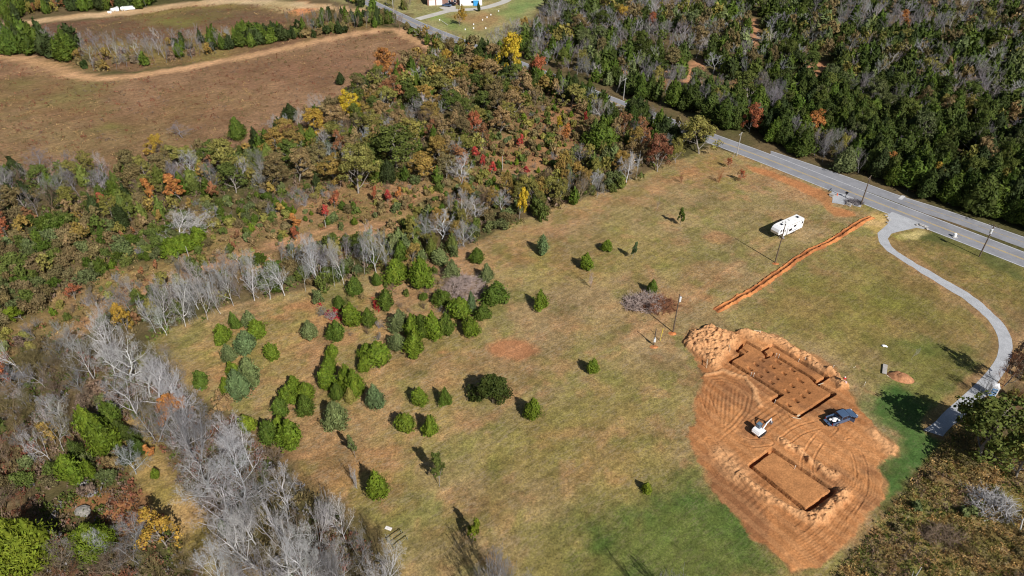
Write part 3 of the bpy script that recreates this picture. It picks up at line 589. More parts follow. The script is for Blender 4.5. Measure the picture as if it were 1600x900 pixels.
for i in range(4): bare('BW', i, seed=230 + i, H=7.5, spread=.85, levels=4, kids=(11, 6, 6, 5), tr=.15, up=.12, base=.08, jit=.18, lens=(.72, .55, .55, .6), thin=.55, ntr=1 + (i % 2))   # wide, low
for i in range(3): bare('BT', i, seed=260 + i, H=10, spread=.4, levels=4, kids=(9, 5, 5, 4), tr=.13, up=.14, base=.25, jit=.17, lens=(.55, .55, .55, .55), thin=.6)          # tall pale pole-like
for i in range(3): bare('BS', i, seed=280 + i, H=3.2, spread=.5, levels=3, kids=(6, 4, 4, 3), tr=.05, up=.12, base=.1, jit=.2, ntr=6, lens=(.55, .55, .55, .5), thin=.8)       # bare brush
def leafy(kind, i, seed, H=9, n_leaf=60, rad=.75, leaf=.2, sparse=0., **kw):
    s, tips, rg = skeleton(seed=seed, H=H, levels=2, **kw); big = s; v1, f1 = tubes(big[:, :8], 5)
    T = tips[rg.random(len(tips)) > sparse]; cen = T[:, :3] + T[:, 3:] * rad * .3
    m = int(n_leaf); K = len(cen); cn = np.repeat(cen, m, 0); dirn = nrm(rg.normal(0, 1, (K * m, 3))); rr = rad * (.55 + .45 * rg.random((K * m, 1))) * np.repeat(.6 + .7 * rg.random((K, 1)), m, 0)
    P = cn + dirn * rr * np.array([1, 1, .72]); n0 = nrm(dirn + nrm(P - P.mean(0)) * .6)
    V, F = leaves(rg, P, n0, leaf, leaf * .7, .3, .3, .45)
    cv = np.repeat(np.clip(rg.normal(.5, .16, K), 0, 1), m); v = np.repeat(np.clip(cv + rg.normal(0, .13, K * m), 0, 1), 4)
    sub = rg.random(len(F)) < 260 / len(F) * 1.0; Pl = P[sub]; VL, FL = leaves(rg, Pl, n0[sub], .55, .42, .3, .3, .4); vL = np.repeat(cv[sub], 4)
    addproto(kind, [('trunk', mesh('leafy_trunk', v1, f1, M_bark), 'bark'), ('crown', mesh('leafy_crown', V, F, M_leaf, v=v), 'leaf')], dims(V), (VL, FL, vL))
for i in range(6): leafy('L', i, 300 + i, H=8.5, n_leaf=60, rad=.85, leaf=.18, spread=.68, kids=(11, 6), tr=.2, up=.08, base=.12, lens=(.58, .5), sparse=.08)
for i in range(3): leafy('LS', i, 320 + i, H=8, n_leaf=26, rad=.7, leaf=.19, spread=.62, kids=(10, 6), tr=.17, up=.1, base=.14, lens=(.55, .5), sparse=.2)         # thinning autumn crown
for i in range(3): leafy('LN', i, 330 + i, H=6.5, n_leaf=40, rad=.5, leaf=.17, spread=.42, kids=(12, 4), tr=.1, up=.08, base=.12, lens=(.34, .5), sparse=.05)     # conical young
for i in range(2): leafy('LD', i, 340 + i, H=6.5, n_leaf=90, rad=.9, leaf=.2, spread=.8, kids=(12, 6), tr=.2, up=.12, base=.06, lens=(.62, .5), sparse=0, ntr=1)  # dense dark broadleaf
for i in range(4): leafy('S', i, 350 + i, H=2.4, n_leaf=14, rad=.45, leaf=.15, spread=.7, kids=(6, 4), tr=.05, up=.1, base=.08, lens=(.6, .5), sparse=.05, ntr=4)   # bushes

NAMES = {'C': ('cedar_tree', 'tree'), 'CN': ('cedar_tree', 'tree'), 'B': ('bare_tree', 'tree'), 'BW': ('bare_tree', 'tree'), 'BT': ('bare_tree', 'tree'), 'BS': ('bare_bush', 'bush'),
         'L': ('broadleaf_tree', 'tree'), 'LS': ('broadleaf_tree', 'tree'), 'LN': ('young_broadleaf_tree', 'tree'), 'LD': ('broadleaf_tree', 'tree'), 'S': ('leafy_bush', 'bush')}
PAL = dict(bright=(90, 108, 32), cedar=(76, 94, 34), blue=(88, 106, 68), dark=(54, 66, 34), ne=(60, 74, 30), grayg=(100, 110, 68), olive=(134, 130, 68), gold=(172, 144, 62), yellow=(196, 172, 54), orange=(176, 124, 68), rust=(164, 104, 70),
           straw=(196, 166, 108), red=(182, 88, 70), brown=(134, 92, 68), tan=(166, 140, 96), lime=(106, 120, 36), pale=(168, 165, 164), white=(190, 188, 188), gray=(138, 134, 134), purple=(132, 126, 129), twig=(130, 112, 94), greenb=(94, 106, 50), gbrown=(122, 110, 74), pink=(168, 150, 142), deep=(66, 78, 34))
PL = {k: lin(v) for k, v in PAL.items()}
PLACED = []; QUEUE = []
rt = random.Random(11)
def put(kind, p, H, W, col, label=None, group=None, rz=None, cat=None, name=None, fixed=False):
    jitter = np.array([rt.uniform(.78, 1.22)] * 3) * np.array([rt.uniform(.93, 1.08), 1, rt.uniform(.9, 1.06)])
    c = PL[col] * (jitter if not fixed else jitter ** .45)
    if not fixed and col in ('rust', 'gold', 'orange', 'tan', 'straw', 'brown') and kind[0] != 'B': c = c * .5 + PL['gbrown'] * .5
    QUEUE.append(dict(kind=kind, p=p, H=H, W=W, c=c, label=label, group=group, rz=rz if rz is not None else rt.uniform(0, 6.28), vi=rt.randrange(1000), name=name)); PLACED.append((p[0], p[1], W / 2))
def px_tree(kind, x, yb, yt, wpx, col, label, group=None):
    p = G(x, yb); H = max(.5, height(p, yt)); W = wpx * (depth(p) - _s * H / 2) / FPX
    H = min(H * .93, 16); W *= 1.08 if kind == 'C' else 1
    put(kind, p, H, W, col, label, group, fixed=True)
# ------------------------------------------------------------------ trees one can tell apart
def m4(cx, cy): return 240 + cx / 2.25, 380 + cy / 2.25
GM = 'cedars scattered over the meadow'
for k, cx, cb, ct, wd, col, lab in [
    ('C', 250, 350, 275, 62, 'bright', 'bright green rounded cedar at the far left corner of the meadow'),
    ('C', 288, 302, 232, 44, 'cedar', 'small dark cedar against the bare tree row at the meadow corner'),
    ('C', 341, 292, 230, 48, 'grayg', 'greyish cedar behind the bright pair at the meadow corner'),
    ('C', 368, 324, 262, 62, 'bright', 'broad bright cedar right of the greyish one at the meadow corner'),
    ('C', 331, 382, 300, 76, 'blue', 'stout blue-green cedar in the upper left cedar group'),
    ('C', 270, 418, 345, 55, 'grayg', 'dull grey-green cedar with ragged crown left of the blue-green one'),
    ('C', 419, 404, 343, 50, 'bright', 'lone round bright green cedar between the two left cedar groups'),
    ('C', 350, 497, 385, 72, 'grayg', 'thin-crowned grey-green cedar at the right of the tall left clump'),
    ('C', 288, 482, 408, 50, 'bright', 'bright green cedar tip showing behind the blue-green clump'),
    ('C', 306, 537, 430, 88, 'blue', 'largest blue-green cedar of the left clump'),
    ('C', 262, 528, 462, 46, 'bright', 'bright cedar at the left foot of the big blue-green cedar'),
    ('C', 172, 505, 440, 60, 'cedar', 'dark cedar half hidden behind the bare tree crowns on the left'),
    ('C', 334, 657, 600, 60, 'lime', 'low yellow-green cedar beside the bare tree belt'),
    ('C', 552, 332, 262, 58, 'grayg', 'pale-based cedar left of the rounded blue-green one'),
    ('C', 646, 337, 263, 64, 'cedar', 'rounded cedar casting shadow beside red sumac'),
    ('C', 655, 224, 178, 44, 'cedar', 'small cedar above the red sumac patch'),
    ('C', 700, 285, 197, 64, 'bright', 'tall bright cedar in the middle of the upper meadow row'),
    ('C', 759, 290, 218, 55, 'cedar', 'plump cedar directly right of the tall bright one'),
    ('C', 711, 178, 108, 58, 'cedar', 'dark green cedar against the bare tree row'),
    ('C', 632, 400, 350, 46, 'bright', 'small cedar top behind the tall double column'),
    ('C', 622, 452, 385, 52, 'bright', 'middle cedar of the tall left column'),
    ('C', 614, 508, 418, 60, 'bright', 'front cedar of the tall left column'),
    ('C', 790, 420, 337, 92, 'bright', 'wide spreading cedar with shadowed left side'),
    ('C', 752, 400, 345, 64, 'bright', 'cedar joined to the back of the wide spreading cedar'),
    ('C', 743, 450, 388, 42, 'bright', 'narrow cedar at the foot of the wide spreading cedar'),
    ('C', 712, 535, 430, 76, 'bright', 'big bright cedar forming the heart of the middle clump'),
    ('C', 684, 510, 412, 66, 'bright', 'tall bright cedar behind the heart of the middle clump'),
    ('C', 648, 547, 482, 50, 'cedar', 'shorter cedar on the left edge of the middle clump'),
    ('C', 645, 645, 545, 90, 'grayg', 'large grey-green open-crowned cedar in front of the middle clump'),
    ('C', 782, 577, 482, 64, 'blue', 'blue-grey cedar with upswept branches right of the middle clump'),
    ('C', 695, 560, 500, 40, 'olive', 'yellowing thin cedar in front of the middle clump'),
    ('C', 497, 520, 458, 46, 'bright', 'rear cedar of the tight cluster of five'),
    ('C', 480, 562, 490, 62, 'bright', 'left cedar of the tight cluster of five'),
    ('C', 540, 542, 482, 62, 'bright', 'right cedar of the tight cluster of five'),
    ('C', 450, 603, 533, 54, 'cedar', 'front left cedar of the tight cluster of five'),
    ('C', 538, 599, 525, 64, 'cedar', 'front right cedar of the tight cluster of five'),
    ('C', 410, 700, 612, 62, 'cedar', 'left cedar of the low trio by the bare tree belt'),
    ('C', 447, 660, 600, 44, 'bright', 'rear cedar of the low trio by the bare tree belt'),
    ('C', 487, 712, 612, 90, 'bright', 'widest cedar of the low trio by the bare tree belt'),
    ('C', 936, 563, 500, 56, 'bright', 'left cedar of the upper isolated pair in open grass'),
    ('C', 1028, 567, 497, 46, 'cedar', 'right cedar of the upper isolated pair in open grass'),
    ('C', 888, 658, 590, 68, 'bright', 'left cedar of the lower isolated pair in open grass'),
    ('C', 972, 673, 597, 56, 'bright', 'right cedar of the lower isolated pair in open grass'),
    ('LD', 1192, 562, 460, 150, 'deep', 'big dense dark green domed tree in the open meadow'),
    ('C', 1332, 612, 533, 64, 'bright', 'rounded cedar just right of the big dark domed tree'),
    ('LN', 710, 754, 655, 36, 'grayg', 'slim pale green young tree with thin bare stem'),
    ('BS', 716, 862, 762, 44, 'pale', 'leafless narrow sapling beside the bright cedar'),
    ('C', 790, 892, 785, 76, 'bright', 'bright cedar near the lower meadow edge'),
    ('LN', 1005, 856, 742, 72, 'greenb', 'leafy yellow-green young tree in the lower meadow'),
    ('C', 1360, 229, 153, 56, 'bright', 'cone-shaped cedar right of the dead brush heap'),
    ('C', 1137, 66, 8, 52, 'cedar', 'small cedar at the corner where meadow meets woods'),
    ('C', 1205, 208, 130, 92, 'cedar', 'spreading dark cedar right of the pinkish dead brush'),
    ('C', 1172, 132, 62, 50, 'grayg', 'grey-green cedar above the spreading dark one'),
    ('C', 922, 388, 290, 90, 'bright', 'front bright cedar of the dense meadow thicket'),
    ('C', 858, 376, 305, 62, 'grayg', 'dull green cedar at the left foot of the dense thicket'),
    ('C', 910, 325, 238, 56, 'bright', 'second cedar from the left in the thicket wall'),
    ('C', 945, 328, 240, 58, 'cedar', 'third cedar from the left in the thicket wall'),
    ('C', 985, 335, 225, 58, 'bright', 'tallest cedar of the thicket wall'),
    ('C', 1030, 320, 232, 62, 'cedar', 'right-hand cedar of the thicket wall'),
    ('C', 1115, 322, 250, 64, 'bright', 'isolated cedar right of the thicket wall'),
    ('C', 868, 308, 222, 78, 'grayg', 'greyish cedar at the upper left of the thicket'),
    ('C', 822, 225, 150, 72, 'cedar', 'dark cedar at the head of the thicket'),
    ('C', 1078, 262, 180, 80, 'bright', 'bright cedar beside the slim bluish one in the thicket'),
    ('C', 1118, 245, 158, 34, 'blue', 'slim bluish cedar spire above the thicket'),
    ('C', 1160, 264, 208, 60, 'cedar', 'low cedar at the right end of the thicket'),
    ('C', 1013, 212, 158, 68, 'cedar', 'squat cedar left of the pinkish dead brush'),
    ('C', 950, 197, 170, 32, 'cedar', 'tiny cedar among grey brush'),
    ('C', 856, 130, 45, 92, 'bright', 'large bright cedar at the wood edge, left of two'),
    ('C', 945, 152, 35, 92, 'bright', 'large bright cedar at the wood edge, right of two'),
    ('C', 1052, 118, 48, 58, 'grayg', 'dull cedar at the wood edge above the dead brush'),
    ('C', 1008, 72, 10, 56, 'grayg', 'dull cedar inside the wood edge right of the bright pair'),
    ('C', 785, 150, 95, 38, 'cedar', 'little dark cedar below the wood edge'),
    ('S', 600, 160, 88, 90, 'greenb', 'green bush at the foot of the bare tree row'),
    ('S', 578, 205, 150, 52, 'grayg', 'grey-green bush over red sumac leaves'),
]:
    x_, y_ = m4(cx, cb); px_tree(k, x_, y_, m4(0, ct)[1], wd / 2.25, col, lab, GM if k == 'C' else None)
GR = 'young trees in the upper right meadow'
for k, x_, b, t_, wd, col, lab in [
    ('C', 848, 397, 362, 20, 'blue', 'leftmost young cedar of the upper meadow, bluish'), ('C', 948, 392, 372, 17, 'bright', 'small round cedar between two others in the upper meadow'),
    ('C', 916, 420, 391, 20, 'bright', 'bright pointed young cedar in the upper meadow'), ('LN', 988, 405, 373, 12, 'blue', 'slim upright bluish young tree in the upper meadow'),
    ('LN', 1063, 351, 319, 16, 'cedar', 'upright green young tree farthest up the open meadow'), ('C', 1018, 458, 433, 17, 'cedar', 'green cedar rising behind the grey brush heap'),
    ('C', 926, 583, 557, 19, 'bright', 'lone small cedar below the power pole track'), ('C', 1010, 768, 752, 17, 'lime', 'tiny yellow-green cedar in the lower meadow'),
    ('LS', 1156, 283, 262, 15, 'rust', 'brown-leaved sapling nearest the road'), ('LS', 1139, 262, 243, 11, 'rust', 'reddish sapling by the roadside bank'),
    ('BS', 1123, 285, 262, 12, 'rust', 'thin leafless sapling left of the brown-leaved one'), ('BS', 1064, 285, 265, 9, 'brown', 'spindly reddish sapling at the meadow edge'),
    ('BS', 923, 449, 416, 9, 'pink', 'thin bare sapling below the pointed young cedar'), ('BT', 1023, 335, 303, 12, 'pink', 'faint tall bare sapling in the upper meadow'),
    ('LN', 737, 848, 805, 26, 'lime', 'yellow-green young tree with long shadow at the bottom edge'),
]: px_tree(k, x_, b, t_, wd, col, lab, GR)
# named trees of the woods
for k, x_, b, t_, wd, col, lab in [
    ('L', 1092, 240, 178, 80, 'olive', 'big spreading olive-gold tree at the road bend'), ('L', 1027, 268, 207, 52, 'brown', 'rounded purplish brown tree at the meadow corner'),
    ('B', 978, 287, 232, 46, 'white', 'pale grey bare tree left of the purplish brown tree'), ('BT', 994, 280, 228, 16, 'white', 'slender bare tree with straight pale trunk'),
    ('L', 1055, 255, 210, 26, 'olive', 'small golden tree tucked under the big olive-gold one'), ('C', 938, 228, 186, 52, 'cedar', 'broad dark cedar below the road gap'),
    ('B', 945, 200, 145, 52, 'pale', 'silvery bare tree beside the road gap'), ('LN', 884, 222, 192, 17, 'orange', 'orange young tree in the red clearing'), ('LN', 876, 205, 176, 13, 'yellow', 'golden young tree in the red clearing'),
    ('LN', 810, 232, 206, 15, 'red', 'scarlet young tree left of the clearing track'), ('LN', 768, 272, 248, 17, 'red', 'scarlet young tree in the lower clearing'), ('LN', 742, 250, 224, 16, 'red', 'scarlet young tree beside pale bare branches'),
    ('LN', 752, 264, 240, 13, 'red', 'second scarlet young tree beside pale bare branches'), ('LN', 822, 274, 256, 13, 'red', 'scarlet sapling at the foot of the pale domed brush'), ('LN', 916, 196, 170, 9, 'red', 'thin red sapling under the road pole'),
    ('L', 612, 128, 66, 42, 'orange', 'large bright orange tree at the brown field corner'), ('L', 485, 218, 170, 58, 'gold', 'broad golden tree at the brown field edge'), ('L', 548, 195, 136, 42, 'yellow', 'yellow-topped tree right of the silver bare dome'),
    ('BW', 505, 182, 138, 46, 'pale', 'silver-grey domed bare tree on the brown field edge'), ('C', 373, 216, 178, 30, 'cedar', 'single dark cedar standing out against the brown field'), ('C', 455, 190, 158, 26, 'dark', 'small dark cedar left of the silver dome'),
    ('C', 533, 132, 110, 13, 'dark', 'dark cedar poking into the brown field'), ('B', 427, 208, 176, 30, 'pale', 'pale bare tree left of the broad golden tree'), ('B', 447, 210, 176, 18, 'white', 'white-stemmed bare tree beside the broad golden tree'),
    ('BW', 297, 273, 228, 40, 'white', 'bright white leafless tree above the orange pair'), ('L', 353, 283, 215, 78, 'olive', 'large pale olive oak on the left wood edge'), ('L', 241, 242, 204, 38, 'gold', 'golden oak against the brown field'),
    ('B', 66, 278, 228, 52, 'purple', 'leftmost purple-grey bare dome at the field edge'), ('B', 117, 275, 228, 48, 'purple', 'second purple-grey bare dome at the field edge'), ('B', 285, 215, 190, 44, 'purple', 'purple-grey bare tree right of the golden oak'),
    ('LN', 283, 313, 271, 38, 'orange', 'wide orange cone-shaped tree'), ('LN', 243, 321, 275, 25, 'orange', 'narrow orange cone-shaped tree left of the wide one'), ('LN', 173, 330, 294, 23, 'rust', 'rusty conical young tree in the left woods'),
    ('L', 560, 302, 224, 84, 'olive', 'great round olive oak in the central woods'), ('L', 620, 262, 190, 92, 'greenb', 'great green oak behind the round olive one'), ('L', 575, 215, 168, 50, 'olive', 'olive oak above the great oaks'),
    ('LN', 811, 342, 290, 26, 'yellow', 'upright clear yellow tree at the meadow edge'), ('S', 842, 340, 306, 32, 'greenb', 'rounded grey-green bush right of the yellow tree'), ('LN', 508, 342, 320, 16, 'red', 'scarlet small tree in the middle clearing'),
    ('LN', 522, 325, 298, 22, 'rust', 'dull red small tree behind the scarlet one'), ('LN', 606, 318, 292, 13, 'red', 'pink-red sapling in the middle clearing'), ('LN', 586, 315, 286, 13, 'rust', 'rusty sapling left of the pink-red one'), ('LN', 621, 312, 290, 14, 'orange', 'orange sapling right of the pink-red one'),
    ('LN', 468, 358, 328, 22, 'orange', 'yellow-orange small tree at the lower clearing'), ('LN', 466, 375, 348, 17, 'rust', 'rust-red small tree at the clearing front'), ('L', 803, 118, 26, 60, 'yellow', 'tall bright yellow-green tree near the lawn'),
    ('L', 842, 132, 76, 40, 'rust', 'salmon-brown tree right of the tall yellow-green tree'), ('L', 770, 128, 90, 50, 'tan', 'tan oak below the tall yellow-green tree'), ('L', 816, 155, 102, 38, 'tan', 'olive-tan oak beside the salmon-brown tree'),
    ('L', 703, 102, 74, 30, 'gold', 'golden tree at the end of the brown field track'), ('LN', 733, 88, 66, 14, 'orange', 'small orange tree below the lawn'), ('L', 745, 217, 172, 42, 'rust', 'reddish tree in the central woods'), ('L', 782, 208, 164, 38, 'tan', 'tan tree right of the reddish tree'),
    ('L', 1171, 205, 154, 38, 'rust', 'rosy brown tree across the road'), ('L', 1264, 212, 165, 46, 'orange', 'burnt orange dome in the dark cedar woods'), ('LS', 1385, 272, 234, 28, 'orange', 'orange-leaved tree at the roadside wood edge'),
    ('LS', 1456, 296, 250, 32, 'gold', 'pale yellow tree at the roadside wood edge'), ('L', 1460, 132, 88, 54, 'olive', 'round grey-olive oak in the upper right woods'), ('L', 1405, 70, 42, 44, 'olive', 'flat-topped yellow-olive oak in the upper right woods'),
    ('L', 1016, 46, 16, 24, 'rust', 'round orange-brown tree in the far woods'), ('L', 975, 34, 2, 30, 'gold', 'yellow-brown tree in the far woods'), ('L', 1405, 45, 12, 26, 'orange', 'brown-gold tree in the far right woods'), ('LN', 1275, 96, 82, 8, 'orange', 'small orange tree above the bare soil gap'),
    ('L', 1545, 45, 8, 34, 'olive', 'olive tree near the far right corner'), ('L', 718, 40, 3, 22, 'gold', 'thin golden tree standing on the lawn'), ('C', 748, 18, 0, 5, 'dark', 'narrow dark cypress beside the white shed'),
    ('C', 1238, 237, 212, 24, 'cedar', 'bluish roadside cedar left of centre'), ('C', 1318, 268, 222, 34, 'grayg', 'bluish-green roadside cedar with broad crown'), ('C', 1416, 292, 238, 44, 'cedar', 'broad cedar behind the green street sign'),
    ('CN', 52, 884, 800, 92, 'lime', 'huge bright yellow-green cedar in the lower left'), ('CN', 155, 862, 812, 62, 'bright', 'green cedar with bare branches rising behind it'), ('LS', 262, 856, 795, 66, 'gold', 'half-bare tree with yellow leaves and pale branches'),
    ('B', 158, 872, 826, 40, 'white', 'small white leafless tree in front of the green cedar'), ('C', 152, 690, 625, 32, 'bright', 'left bright cedar of the trail-side trio'), ('C', 172, 705, 640, 44, 'bright', 'front bright cedar of the trail-side trio'),
    ('C', 178, 665, 622, 30, 'cedar', 'rear cedar of the trail-side trio'), ('C', 118, 750, 705, 40, 'bright', 'bright cedar among bare brown trees'), ('C', 146, 745, 712, 20, 'bright', 'narrow cedar beside the bright one among bare trees'),
    ('C', 245, 746, 730, 13, 'bright', 'tiny round cedar on the trail'), ('C', 354, 835, 808, 18, 'cedar', 'little cedar at the trail edge'), ('L', 285, 665, 612, 62, 'orange', 'golden orange tree among the silver bare crowns'),
    ('L', 345, 660, 612, 50, 'tan', 'pale peach tree right of the golden orange one'), ('LN', 240, 712, 688, 20, 'orange', 'peach-orange sapling beside the trail'), ('L', 200, 520, 470, 34, 'gold', 'golden tree behind the silver bare crowns'),
    ('L', 1530, 712, 625, 145, 'greenb', 'big dark leafy tree at the end of the gravel drive'), ('L', 1588, 745, 668, 90, 'olive', 'yellow-green leafy tree below the big dark one'), ('B', 1572, 640, 560, 40, 'brown', 'reddish bare tree at the right edge'), ('BT', 1424, 562, 540, 14, 'pale', 'small leafless sapling in the grass'),
    ('B', 1566, 606, 542, 36, 'brown', 'bare tree behind the portable toilet'), ('LS', 1569, 603, 528, 44, 'twig', 'half-bare twiggy tree casting branching shade across the drive'), ('LN', 36, 500, 470, 34, 'lime', 'yellow-green young tree in the left thicket'), ('LS', 118, 468, 440, 26, 'rust', 'rust-red bushy tree in the left thicket'),
    ('C', 272, 398, 368, 38, 'bright', 'left bright cedar under the silver domed bush'), ('C', 292, 392, 362, 30, 'bright', 'middle bright cedar under the silver domed bush'), ('C', 312, 382, 350, 30, 'bright', 'right bright cedar under the silver domed bush'),
    ('BW', 285, 372, 330, 98, 'white', 'wide silver bare dome over three bright cedars'), ('S', 305, 428, 396, 30, 'greenb', 'grey-green bush beside the white clearing post'), ('LS', 12, 370, 330, 30, 'rust', 'rusty tree at the left edge'), ('LS', 8, 605, 560, 36, 'rust', 'rust tree at the left edge below the white trunks'),
]: px_tree(k, x_, b, t_, wd, col, lab)
# silver bare trees of the row and belt
i_ = 0
GBR = 'silver bare trees in the row above the meadow'
def nth(n):
    w_ = ['first', 'second', 'third', 'fourth', 'fifth', 'sixth', 'seventh', 'eighth', 'ninth', 'tenth', 'eleventh', 'twelfth', 'thirteenth', 'fourteenth', 'fifteenth', 'sixteenth', 'seventeenth', 'eighteenth', 'nineteenth', 'twentieth']
    if n < 20: return w_[n]
    t_ = ('twenty', 'thirty', 'forty', 'fifty')[(n + 1) // 10 - 2]
    return t_[:-1] + 'ieth' if (n + 1) % 10 == 0 else t_ + '-' + w_[n % 10]
for n_, (x_, b, t_, wd, k) in enumerate(sorted([(262, 512, 425, 50, 'B'), (290, 510, 418, 48, 'B'), (325, 500, 412, 34, 'B'), (365, 478, 402, 40, 'B'), (398, 470, 398, 36, 'B'), (422, 468, 410, 38, 'B'), (445, 462, 395, 42, 'B'), (478, 456, 392, 36, 'BT'), (500, 452, 355, 44, 'B'), (523, 448, 352, 40, 'BT'), (538, 446, 362, 38, 'B'), (570, 430, 345, 34, 'BT'), (588, 426, 338, 40, 'B'), (605, 425, 350, 34, 'B'),
                      (690, 374, 326, 56, 'B'), (745, 345, 300, 40, 'B'), (720, 290, 235, 48, 'B'), (705, 262, 215, 44, 'B'), (725, 385, 340, 50, 'B'), (243, 520, 450, 44, 'BT'), (345, 490, 418, 34, 'BT'), (785, 330, 290, 34, 'B'), (925, 290, 262, 36, 'B'), (905, 305, 270, 30, 'BT'), (870, 300, 278, 30, 'B')])):
    px_tree(k, x_, b, t_, wd, ('white', 'pale')[n_ % 2], nth(n_) + ' silver-barked leafless tree from the left in the row above the meadow', GBR)
GBB = 'silver bare trees in the belt left of the meadow'
for n_, (x_, b, t_, wd, k) in enumerate(sorted([(175, 555, 472, 78, 'BW'), (38, 590, 508, 56, 'BT'), (98, 562, 512, 70, 'BW'), (150, 600, 520, 60, 'B'), (205, 600, 528, 90, 'BW'), (255, 640, 548, 90, 'BW'), (215, 650, 580, 80, 'BW'), (300, 660, 590, 60, 'B'), (245, 690, 610, 90, 'BW'), (312, 725, 632, 110, 'BW'), (355, 700, 640, 80, 'BW'), (395, 730, 660, 60, 'B'), (340, 780, 690, 120, 'BW'), (385, 800, 700, 100, 'BW'),
                      (425, 790, 705, 90, 'B'), (350, 830, 740, 120, 'BW'), (430, 850, 745, 70, 'BT'), (465, 870, 755, 70, 'BT'), (505, 880, 765, 80, 'BT'), (450, 905, 800, 110, 'BW'), (400, 890, 790, 120, 'BW'), (570, 895, 800, 70, 'B'), (545, 930, 830, 90, 'BW'), (610, 925, 840, 70, 'B'), (490, 935, 820, 90, 'B'), (440, 955, 850, 110, 'BW'), (380, 950, 860, 100, 'BW'), (345, 930, 850, 70, 'B'), (100, 705, 640, 60, 'BT'), (80, 720, 655, 50, 'B'), (590, 950, 860, 70, 'BW'), (540, 845, 770, 50, 'B'), (450, 800, 720, 60, 'B'), (275, 615, 540, 80, 'BW'), (235, 620, 560, 70, 'B'), (290, 700, 620, 80, 'BW'), (330, 760, 680, 70, 'B'), (180, 585, 515, 60, 'B'), (370, 745, 670, 60, 'B'), (400, 850, 760, 80, 'BW'), (480, 905, 810, 80, 'BW'), (520, 915, 830, 70, 'B')], key=lambda q: q[1])):
    px_tree(k, x_, b, t_, wd, ('white', 'white', 'gray', 'pale', 'white')[n_ * 7 % 5], nth(n_) + ' silver leafless tree from the top of the belt between trail and meadow', GBB)
for x_, b, t_, wd, k in [(780, 935, 858, 70, 'B'), (820, 950, 880, 60, 'BW'), (1048, 940, 876, 56, 'BS'), (1028, 960, 880, 36, 'BS'), (800, 930, 862, 60, 'B'), (770, 950, 850, 56, 'BS'), (750, 960, 890, 50, 'B')]:
    px_tree(k, x_, b, t_, wd, 'gray', 'grey bare treetop at the bottom edge of the meadow', 'bare treetops at the bottom edge')

# ------------------------------------------------------------------ woods: planted region by region on the ground
ROADPTS = main_c
cell = {}
def reg(p, r): cell.setdefault((int(p[0] // 8), int(p[1] // 8)), []).append((p[0], p[1], r))
for q, z in zip(PLACED, QUEUE): reg(q, q[2] if z['kind'][0] != 'B' else min(q[2], 1.1))
def free(p, r):
    cx, cy = int(p[0] // 8), int(p[1] // 8)
    for i in (-1, 0, 1):
        for j in (-1, 0, 1):
            for (a, b, rr) in cell.get((cx + i, cy + j), ()):
                if (a - p[0]) ** 2 + (b - p[1]) ** 2 < (r + rr * .62) ** 2 * .8: return False
    return True
def fill(poly, sp, mix, label, group, seed=0, noise_pick=True, avoid=None, road=True, tries=6):
    rg = np.random.default_rng(1000 + seed); poly = GP(poly) if not isinstance(poly, np.ndarray) else poly
    qz = quart(poly); lo_, hi_ = poly.min(0), poly.max(0); area = np.prod(hi_ - lo_); n = int(area / sp ** 2 * tries)
    P = lo_ + rg.random((n, 2)) * (hi_ - lo_); P = P[inside(P, poly)]
    if road:
        P = P[pdist(P, ROADPTS, False) > 5.2]
    if avoid is not None:
        for a in avoid: P = P[~inside(P, a)]
    ws = np.array([m[1] for m in mix], float); nz = np.stack([fbm(P[:, 0], P[:, 1], 22, seed + 7 * i, 3) for i in range(len(mix))], 1)
    for q, p in enumerate(P):
        if not free(p, sp * .42): continue
        X_, Y_ = proj(*p)
        if X_ < -60 or X_ > 1660 or Y_ > 1010: continue
        pr = ws * np.exp((nz[q] - .5) * 9); pr /= pr.sum(); i = rg.choice(len(mix), p=pr); k, _, cols, hr, wr = mix[i]
        H = rg.uniform(*hr); W = H * rg.uniform(*wr); cn = cols[rg.integers(len(cols))]; put(k, p, H, W, cn, label(k, cn, (H - hr[0]) / (hr[1] - hr[0])) + qz(X_, Y_), group, None)
        reg(p, min(W / 2, sp * .55))
CW = dict(straw='straw', bright='bright green', cedar='mid green', blue='blue-green', dark='blackish green', ne='dark green', deep='deep olive green', grayg='greyish green', olive='olive', gold='golden', yellow='yellow', orange='orange', rust='rusty', red='red', brown='brown', tan='tan', lime='yellow-green', pale='silver', white='white-barked', gray='grey', purple='purplish grey', twig='brownish', greenb='leaf-green', gbrown='brownish green', pink='pinkish')
def quart(poly):
    q = np.array([proj(*p) for p in poly]); a, b, c, d = max(0, q[:, 0].min()), min(1600, q[:, 0].max()), max(0, q[:, 1].min()), min(900, q[:, 1].max())
    return lambda X, Y: ', ' + ('left', 'middle', 'right')[int(max(0, min(2, 3 * (X - a) / (b - a + 1))))] + ' ' + ('back', 'front')[int(Y > (c + d) / 2)]
def lab(where):
    def f(k, cn, t):
        sz = ('small ', 'middling ', 'tall ')[min(2, int(t * 3))]; w_ = {'C': ' cedar ', 'B': ' leafless tree ', 'L': ' broadleaf tree ', 'S': ' bush '}[k[0]]
        if k == 'BS': w_ = ' twiggy bush '
        return sz + CW[cn] + w_ + where
    return f
GAPS = [A((1070, 95), (1104, 92), (1106, 120), (1092, 150), (1060, 146), (1066, 115)), A((1166, 25), (1186, 25), (1196, 60), (1182, 112), (1156, 110), (1166, 60)), A((1248, 97), (1308, 97), (1302, 126), (1256, 138)), A((1090, 122), (1205, 126), (1200, 146), (1095, 142)), A((1000, 82), (1060, 82), (1065, 92), (1010, 92))]
dark = ['ne', 'ne', 'dark', 'deep', 'deep', 'cedar']
ROADGAP = A((944, 160), (984, 164), (980, 192), (938, 188))
GAPS.append(ROADGAP)
